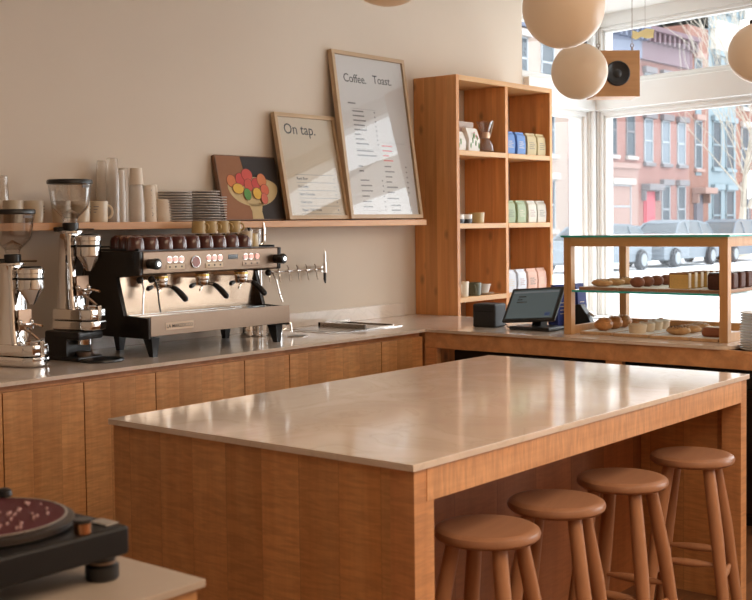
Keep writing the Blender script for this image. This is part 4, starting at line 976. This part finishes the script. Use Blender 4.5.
def board(x0, x1, y0, y1, z, label, mat='board'):
    b = B(); b.box(x0, x1, y0, y1, 0, .016, .003); t = b.obj('serving_board', mat, loc=(0, 0, z)); q = B(); q.box(x0+.006, x1-.006, y0+.006, y1-.006, .0161, .0168); q.obj('baking_paper', 'paperwhite', t); tag(t, label, 'serving board', 'serving boards in the pastry case')
lowx = [(1.668, 1.862), (1.876, 2.082), (2.10, 2.315), (2.33, 2.478)]
for k, (a0, a1) in enumerate(lowx): board(a0, a1, .205-.012*k, .66, CT, ['serving board under the golden buns, lower level', 'serving board under the pale muffins, lower level', 'serving board under the seeded pastries, lower level', 'serving board under the glossy brown loaf, lower level'][k])
upx = [(1.665, 1.90), (1.905, 2.13), (2.135, 2.36), (2.365, 2.50)]
for k, (a0, a1) in enumerate(upx): board(a0, a1, .205, .70, GZ, ['serving board under the cookies, glass shelf', 'serving board under the cocoa cakes, glass shelf', 'serving board under the yellow loaf slices, glass shelf', 'serving board under the chocolate loaf, glass shelf'][k], 'board_dark')
BZ, UZ = CT+.017, GZ+.017
def pos3(k): return ['front one', 'middle one', 'back one', 'rearmost one'][k]
for k, (x, y) in enumerate(((1.765, .30), (1.762, .42), (1.760, .54))):
    t = thing('golden_bun', 'knobbly golden bun on the lower level, ' + pos3(k), 'pastry', (x, y, BZ), k*.7, 'golden buns')
    b = B(); b.ball((0, 0, .032), .052, (1, .95, .62), 24, lump=.10); b.ball((.008, 0, .052), .034, (1.1, 1, .6), 16, lump=.15); b.obj('bun', 'bun', t)
    b = B()
    for j in range(7): a = j*.9; b.ball((.022*math.cos(a), .022*math.sin(a), .066+.002*(j % 3)), .005, (1, 1, .8), 6)
    b.obj('crumb_topping', 'sugar', t)
for k, (x, y) in enumerate(((1.985, .27), (1.980, .38), (1.975, .485), (1.97, .585))):
    t = thing('pale_muffin', 'pale muffin in a row on the lower level, ' + pos3(k), 'pastry', (x, y, BZ), 0, 'pale muffins')
    b = B(); b.lathe([(0, 0), (.044, 0), (.050, .040), (.050, .044), (.03, .052), (0, .054)], seg=20); b.obj('muffin', 'muffin', t)
    b = B(); b.ball((.0, 0, .054), .012, (1, 1, .5), 8); b.obj('nut', 'bun', t)
for k, (x, y) in enumerate(((2.21, .29), (2.215, .41), (2.22, .53))):
    t = thing('seeded_pastry', 'flat seeded pastry on the lower level, ' + pos3(k), 'pastry', (x, y, BZ), .1*k, 'seeded pastries')
    b = B(); b.ball((0, 0, .022), .066, (1, .72, .36), 24, lump=.06); b.obj('pastry', 'cookie', t)
    b = B()
    for j in range(26): a = j*2.4; r_ = .052*math.sqrt((j+.5)/26); b.ball((r_*math.cos(a), .7*r_*math.sin(a), .022+.024*math.sqrt(max(0, 1-(r_/.066)**2))), .0045, (1, 1, .5), 6)
    b.obj('seeds', 'seed' if k == 0 else 'sugar', t)
t = thing('glazed_loaf', 'glossy brown loaf on the lower level beside the right post', 'pastry', (2.415, .28, BZ), 0); b = B(); b.box(-.06, .06, -.04, .04, 0, .048, .016, seg=3); b.obj('loaf', plain('glossy_brown_crust', (.30, .10, .04), .3, noise=.2, nscale=30), t); b = B(); b.box(-.045, .045, -.025, .025, .047, .052, .004); b.obj('topping', 'icing', t)
for k, (x, y) in enumerate(((1.768, .28), (1.775, .41), (1.78, .53))):
    t = thing('cookie', 'seeded oval cookie on the glass shelf, ' + pos3(k), 'cookie', (x, y, UZ), .0, 'oval cookies on the glass shelf')
    b = B(); b.ball((0, 0, .020), .060, (1, .8, .36), 24, lump=.06); b.obj('dough', 'cookie', t)
    b = B()
    for j in range(14): a = j*2.4; r_ = .045*math.sqrt((j+.5)/14); b.ball((r_*math.cos(a), .75*r_*math.sin(a), .020+.0215*math.sqrt(max(0, 1-(r_/.060)**2))), .004, (1, 1, .5), 6)
    b.obj('seeds', 'seed', t)
for k, (x, y) in enumerate(((1.975, .29), (1.982, .39), (1.99, .49), (2.0, .59))):
    t = thing('cocoa_cake', 'round cocoa brown cake on the glass shelf, ' + pos3(k), 'cake', (x, y, UZ), 0, 'round cocoa cakes'); b = B(); b.ball((0, 0, .028), .040, (1, 1, .74), 20, lump=.05); b.obj('cake', 'cocoa', t)
for k in range(6):
    t = thing('cake_slice', 'iced slice of yellow loaf on the glass shelf, number %d from the front' % (k+1), 'cake', (2.235+.004*k, .255+.068*k, UZ), 0, 'yellow loaf slices')
    b = B(); b.box(-.053, .053, -.014, .014, 0, .078, .005); b.obj('crumb', 'cake', t)
    b = B(); b.box(-.0545, .0545, -.0145, .0145, .074, .084, .004); b.box(-.056, -.052, -.0145, .0145, .004, .08, .001); b.obj('crust', 'crust', t)
    b = B(); b.box(.052, .0565, -.0148, .0148, .006, .084, .001); b.obj('icing', 'icing', t)
for k in range(4):
    t = thing('chocolate_loaf', 'dark chocolate loaf slice behind the right post, number %d from the front' % (k+1), 'cake', (2.445, .26+.10*k, UZ), 0, 'chocolate loaf slices'); b = B(); b.box(-.05, .05, -.034, .034, 0, .085, .012, seg=3); b.obj('crumb', 'choc', t)
    b = B(); b.box(-.045, .045, -.03, .03, .083, .088, .003); b.obj('glaze', 'black_gloss', t)

# ------------------------------------------------------------------ pendant globes
def globe(x, y, z, label, r=.15):
    t = thing('globe_pendant', label, 'pendant lamp', (x, y, z), 0, 'round opal pendant lamps')
    q = B(); q.ball((0, 0, 0), r, seg=56); q.obj('glass_globe', 'opal', t)
    q = B(); q.lathe([(0, r-.012), (.045, r-.014), (.045, r+.012), (.03, r+.02), (.012, r+.03), (0, r+.03)], seg=28); q.obj('cap', 'black', t)
    q = B(); q.cyl((0, 0, r+.02), .003, H-z-r-.03, 8); q.obj('cord', 'black', t)
    q = B(); q.cyl((0, 0, H-z-.022), .05, .022, 28, .004); q.obj('ceiling_rose', 'black', t)
globe(2.689, -2.75, 2.345, 'opal globe pendant cut by the top photo edge left of the bookshelf')
globe(2.697, -1.729, 2.325, 'largest looking opal globe pendant near the top centre right')
globe(1.742, .087, 2.344, 'opal globe pendant hanging lowest, touching the plywood speaker in view')
globe(2.638, .293, 2.371, 'opal globe pendant at the right photo edge')
# hanging speaker, turned to the room
t = thing('hanging_speaker', 'square plywood loudspeaker with a black cone, hung from wires', 'speaker', (.999, 1.94, 2.567), YAW-.05+.12)
b = B(); b.box(-.16, .16, 0, .22, -.16, .16, .003); b.obj('cabinet', 'spk_wood', t)
b = B(); b.lathe([(.087, 0), (.087, .012), (.080, .016), (.074, .012), (.045, .004), (.030, .002), (.026, .006), (0, .012)], (0, 0, 0), 40, mx=Matrix.Rotation(PI/2, 4, 'X')); b.obj('driver', 'black', t)
for x in (-.12, .12):
    b = B(); b.tube([(x, .05, .16), (x, .05, .19)], .006, 8); b.tube([(x+.012*math.cos(a), .05, .20+.012*math.sin(a)) for a in [k*PI/5 for k in range(11)]], .003, 6); b.obj('hook', 'steel', t)
    b = B(); b.tube([(x, .05, .21), (x, .05, H-2.567)], .0022, 6); b.obj('wire', 'steel', t)
TAGP = (.86, 2.6, 2.93)
t = thing('yellow_tag', 'small pale yellow paper tag hanging on a cord by the speaker', 'tag', TAGP, .5)
b = B(); b.prism([(-.08, -.02), (-.05, -.04), (-.01, -.02), (.03, -.035), (.08, -.03), (.085, .03), (.03, .04), (-.03, .015), (-.07, .03)], 'Y', -.002, .002); b.obj('paper', plain('pale_yellow_paper', (.95, .85, .45), .7), t)
b = B(); b.tube([(.02, 0, .035), (.02, 0, H-TAGP[2])], .0018, 6); b.obj('cord', 'silver', t)

# ------------------------------------------------------------------ turntable on its table
t = thing('side_table', 'pale-topped wooden table corner at the lower left carrying the turntable', 'table', (0, 0, 0))
b = B(); b.box(2.25, 3.33, -4.75, -4.113, .885, .90, .002); b.obj('table_top', plain('greige_laminate', (.42, .34, .27), .45, noise=.03), t)
b = B(); b.box(2.26, 3.318, -4.74, -4.125, .10, .885); b.obj('cabinet', 'maple_x', t)
b = B(); b.box(2.30, 3.28, -4.70, -4.17, 0, .10); b.obj('plinth', 'black_matte', t)
tx0, tx1, ty0, ty1 = 2.767, 3.222, -4.555, -4.198
t = thing('turntable', 'black record turntable with a maroon record on its platter', 'turntable', ((tx0+tx1)/2, (ty0+ty1)/2, .90)); hx, hy = (tx1-tx0)/2, (ty1-ty0)/2
b = B(); b.box(-hx, hx, -hy, hy, .046, .100, .008, seg=3); b.obj('plinth', plain('turntable_black', (.009, .008, .008), .45, spec=.25), t)
for sx in (-1, 1):
    for sy in (-1, 1):
        b = B(); b.lathe([(0, 0), (.028, 0), (.031, .004), (.031, .026), (.025, .030), (.025, .047), (0, .047)], (sx*(hx-.045), sy*(hy-.030), 0), 28); ft = b.obj('foot', 'black', t)
        b = B(); b.lathe([(.0255, .030), (.0265, .031), (.0265, .034), (.0255, .035)], (sx*(hx-.045), sy*(hy-.030), 0), 28); b.obj('foot_ring', 'steel', ft)
PC = (.030, -.002)
b = B(); b.lathe([(0, 0), (.160, 0), (.166, .003), (.166, .012), (.160, .016), (0, .016)], (*PC, .101), 64); b.obj('platter', plain('platter_rim', (.06, .05, .045), .3, .6), t)
b = B(); b.lathe([(0, 0), (.151, 0), (.1525, .001), (.1525, .002), (0, .003)], (*PC, .1172), 64)
rec = b.obj('record', 'record', None); rec.location = t.location; tag(rec, 'maroon record with pale printing lying on the turntable platter', 'record')
b = B(); b.lathe([(.1485, .0018), (.1530, .0018), (.1530, .0032), (.1485, .0032)], (*PC, .1172), 64); b.obj('outer_rim', 'silver', rec)
b = B(); random.seed(3)
for k in range(26):
    a = random.uniform(-.6, 1.9); r_ = random.uniform(.03, .125); l = random.uniform(.008, .03)
    x, y = PC[0]+r_*math.cos(a), PC[1]+r_*math.sin(a)
    b.tube([(x-l*.7, y+l*.4, .1206), (x-l*.2, y+l*.3, .1206), (x+l*.1, y-l*.1, .1206), (x+l*.6, y-l*.3, .1206)], [.001, .002, .0018, .001], 5)
b.obj('printing', 'record_ink', rec)
b = B(); b.cyl((*PC, .118), .0035, .016, 12); b.obj('spindle', 'chrome', t)
b = B(); b.cyl((hx-.019, hy-.090, .1), .0155, .020, 24, .001); kn = b.obj('strobe_lamp', plain('copper_knob', (.55, .28, .14), .2, 1), t)
b = B(); b.cyl((hx-.019, hy-.090, .120), .017, .006, 24, .001); b.obj('knob_top', 'black', kn)
b = B(); b.box(hx-.072, hx-.022, hy-.036, hy-.006, .1005, .103, .001); b.obj('start_button', 'silver', t)
b = B(); b.box(-hx+.04, -hx+.06, -hy+.04, hy-.06, .1, .104, .001); b.obj('pitch_slider', 'silver', t)
b = B(); b.tube([(-hx+.075, -hy+.05, .135), (-hx+.085, .0, .14), (-hx+.10, .07, .137), (-hx+.13, .10, .13)], .0045, 10); b.cyl((-hx+.075, -hy+.055, .1), .028, .03, 24, .004); b.box(-hx+.12, -hx+.15, .085, .12, .121, .135, .003); b.obj('tone_arm', 'steel', t)
# tone arm rest / centre puck seen at the far left edge
b = B(); b.lathe([(0, 0), (.013, 0), (.015, .003), (.014, .012), (.008, .016), (0, .016)], (t.location.x-.078, t.location.y+.118, 1.0205), 28)
w_ = b.obj('record_weight', 'black', None); tag(w_, 'small black puck resting on the rear edge of the record', 'record weight')
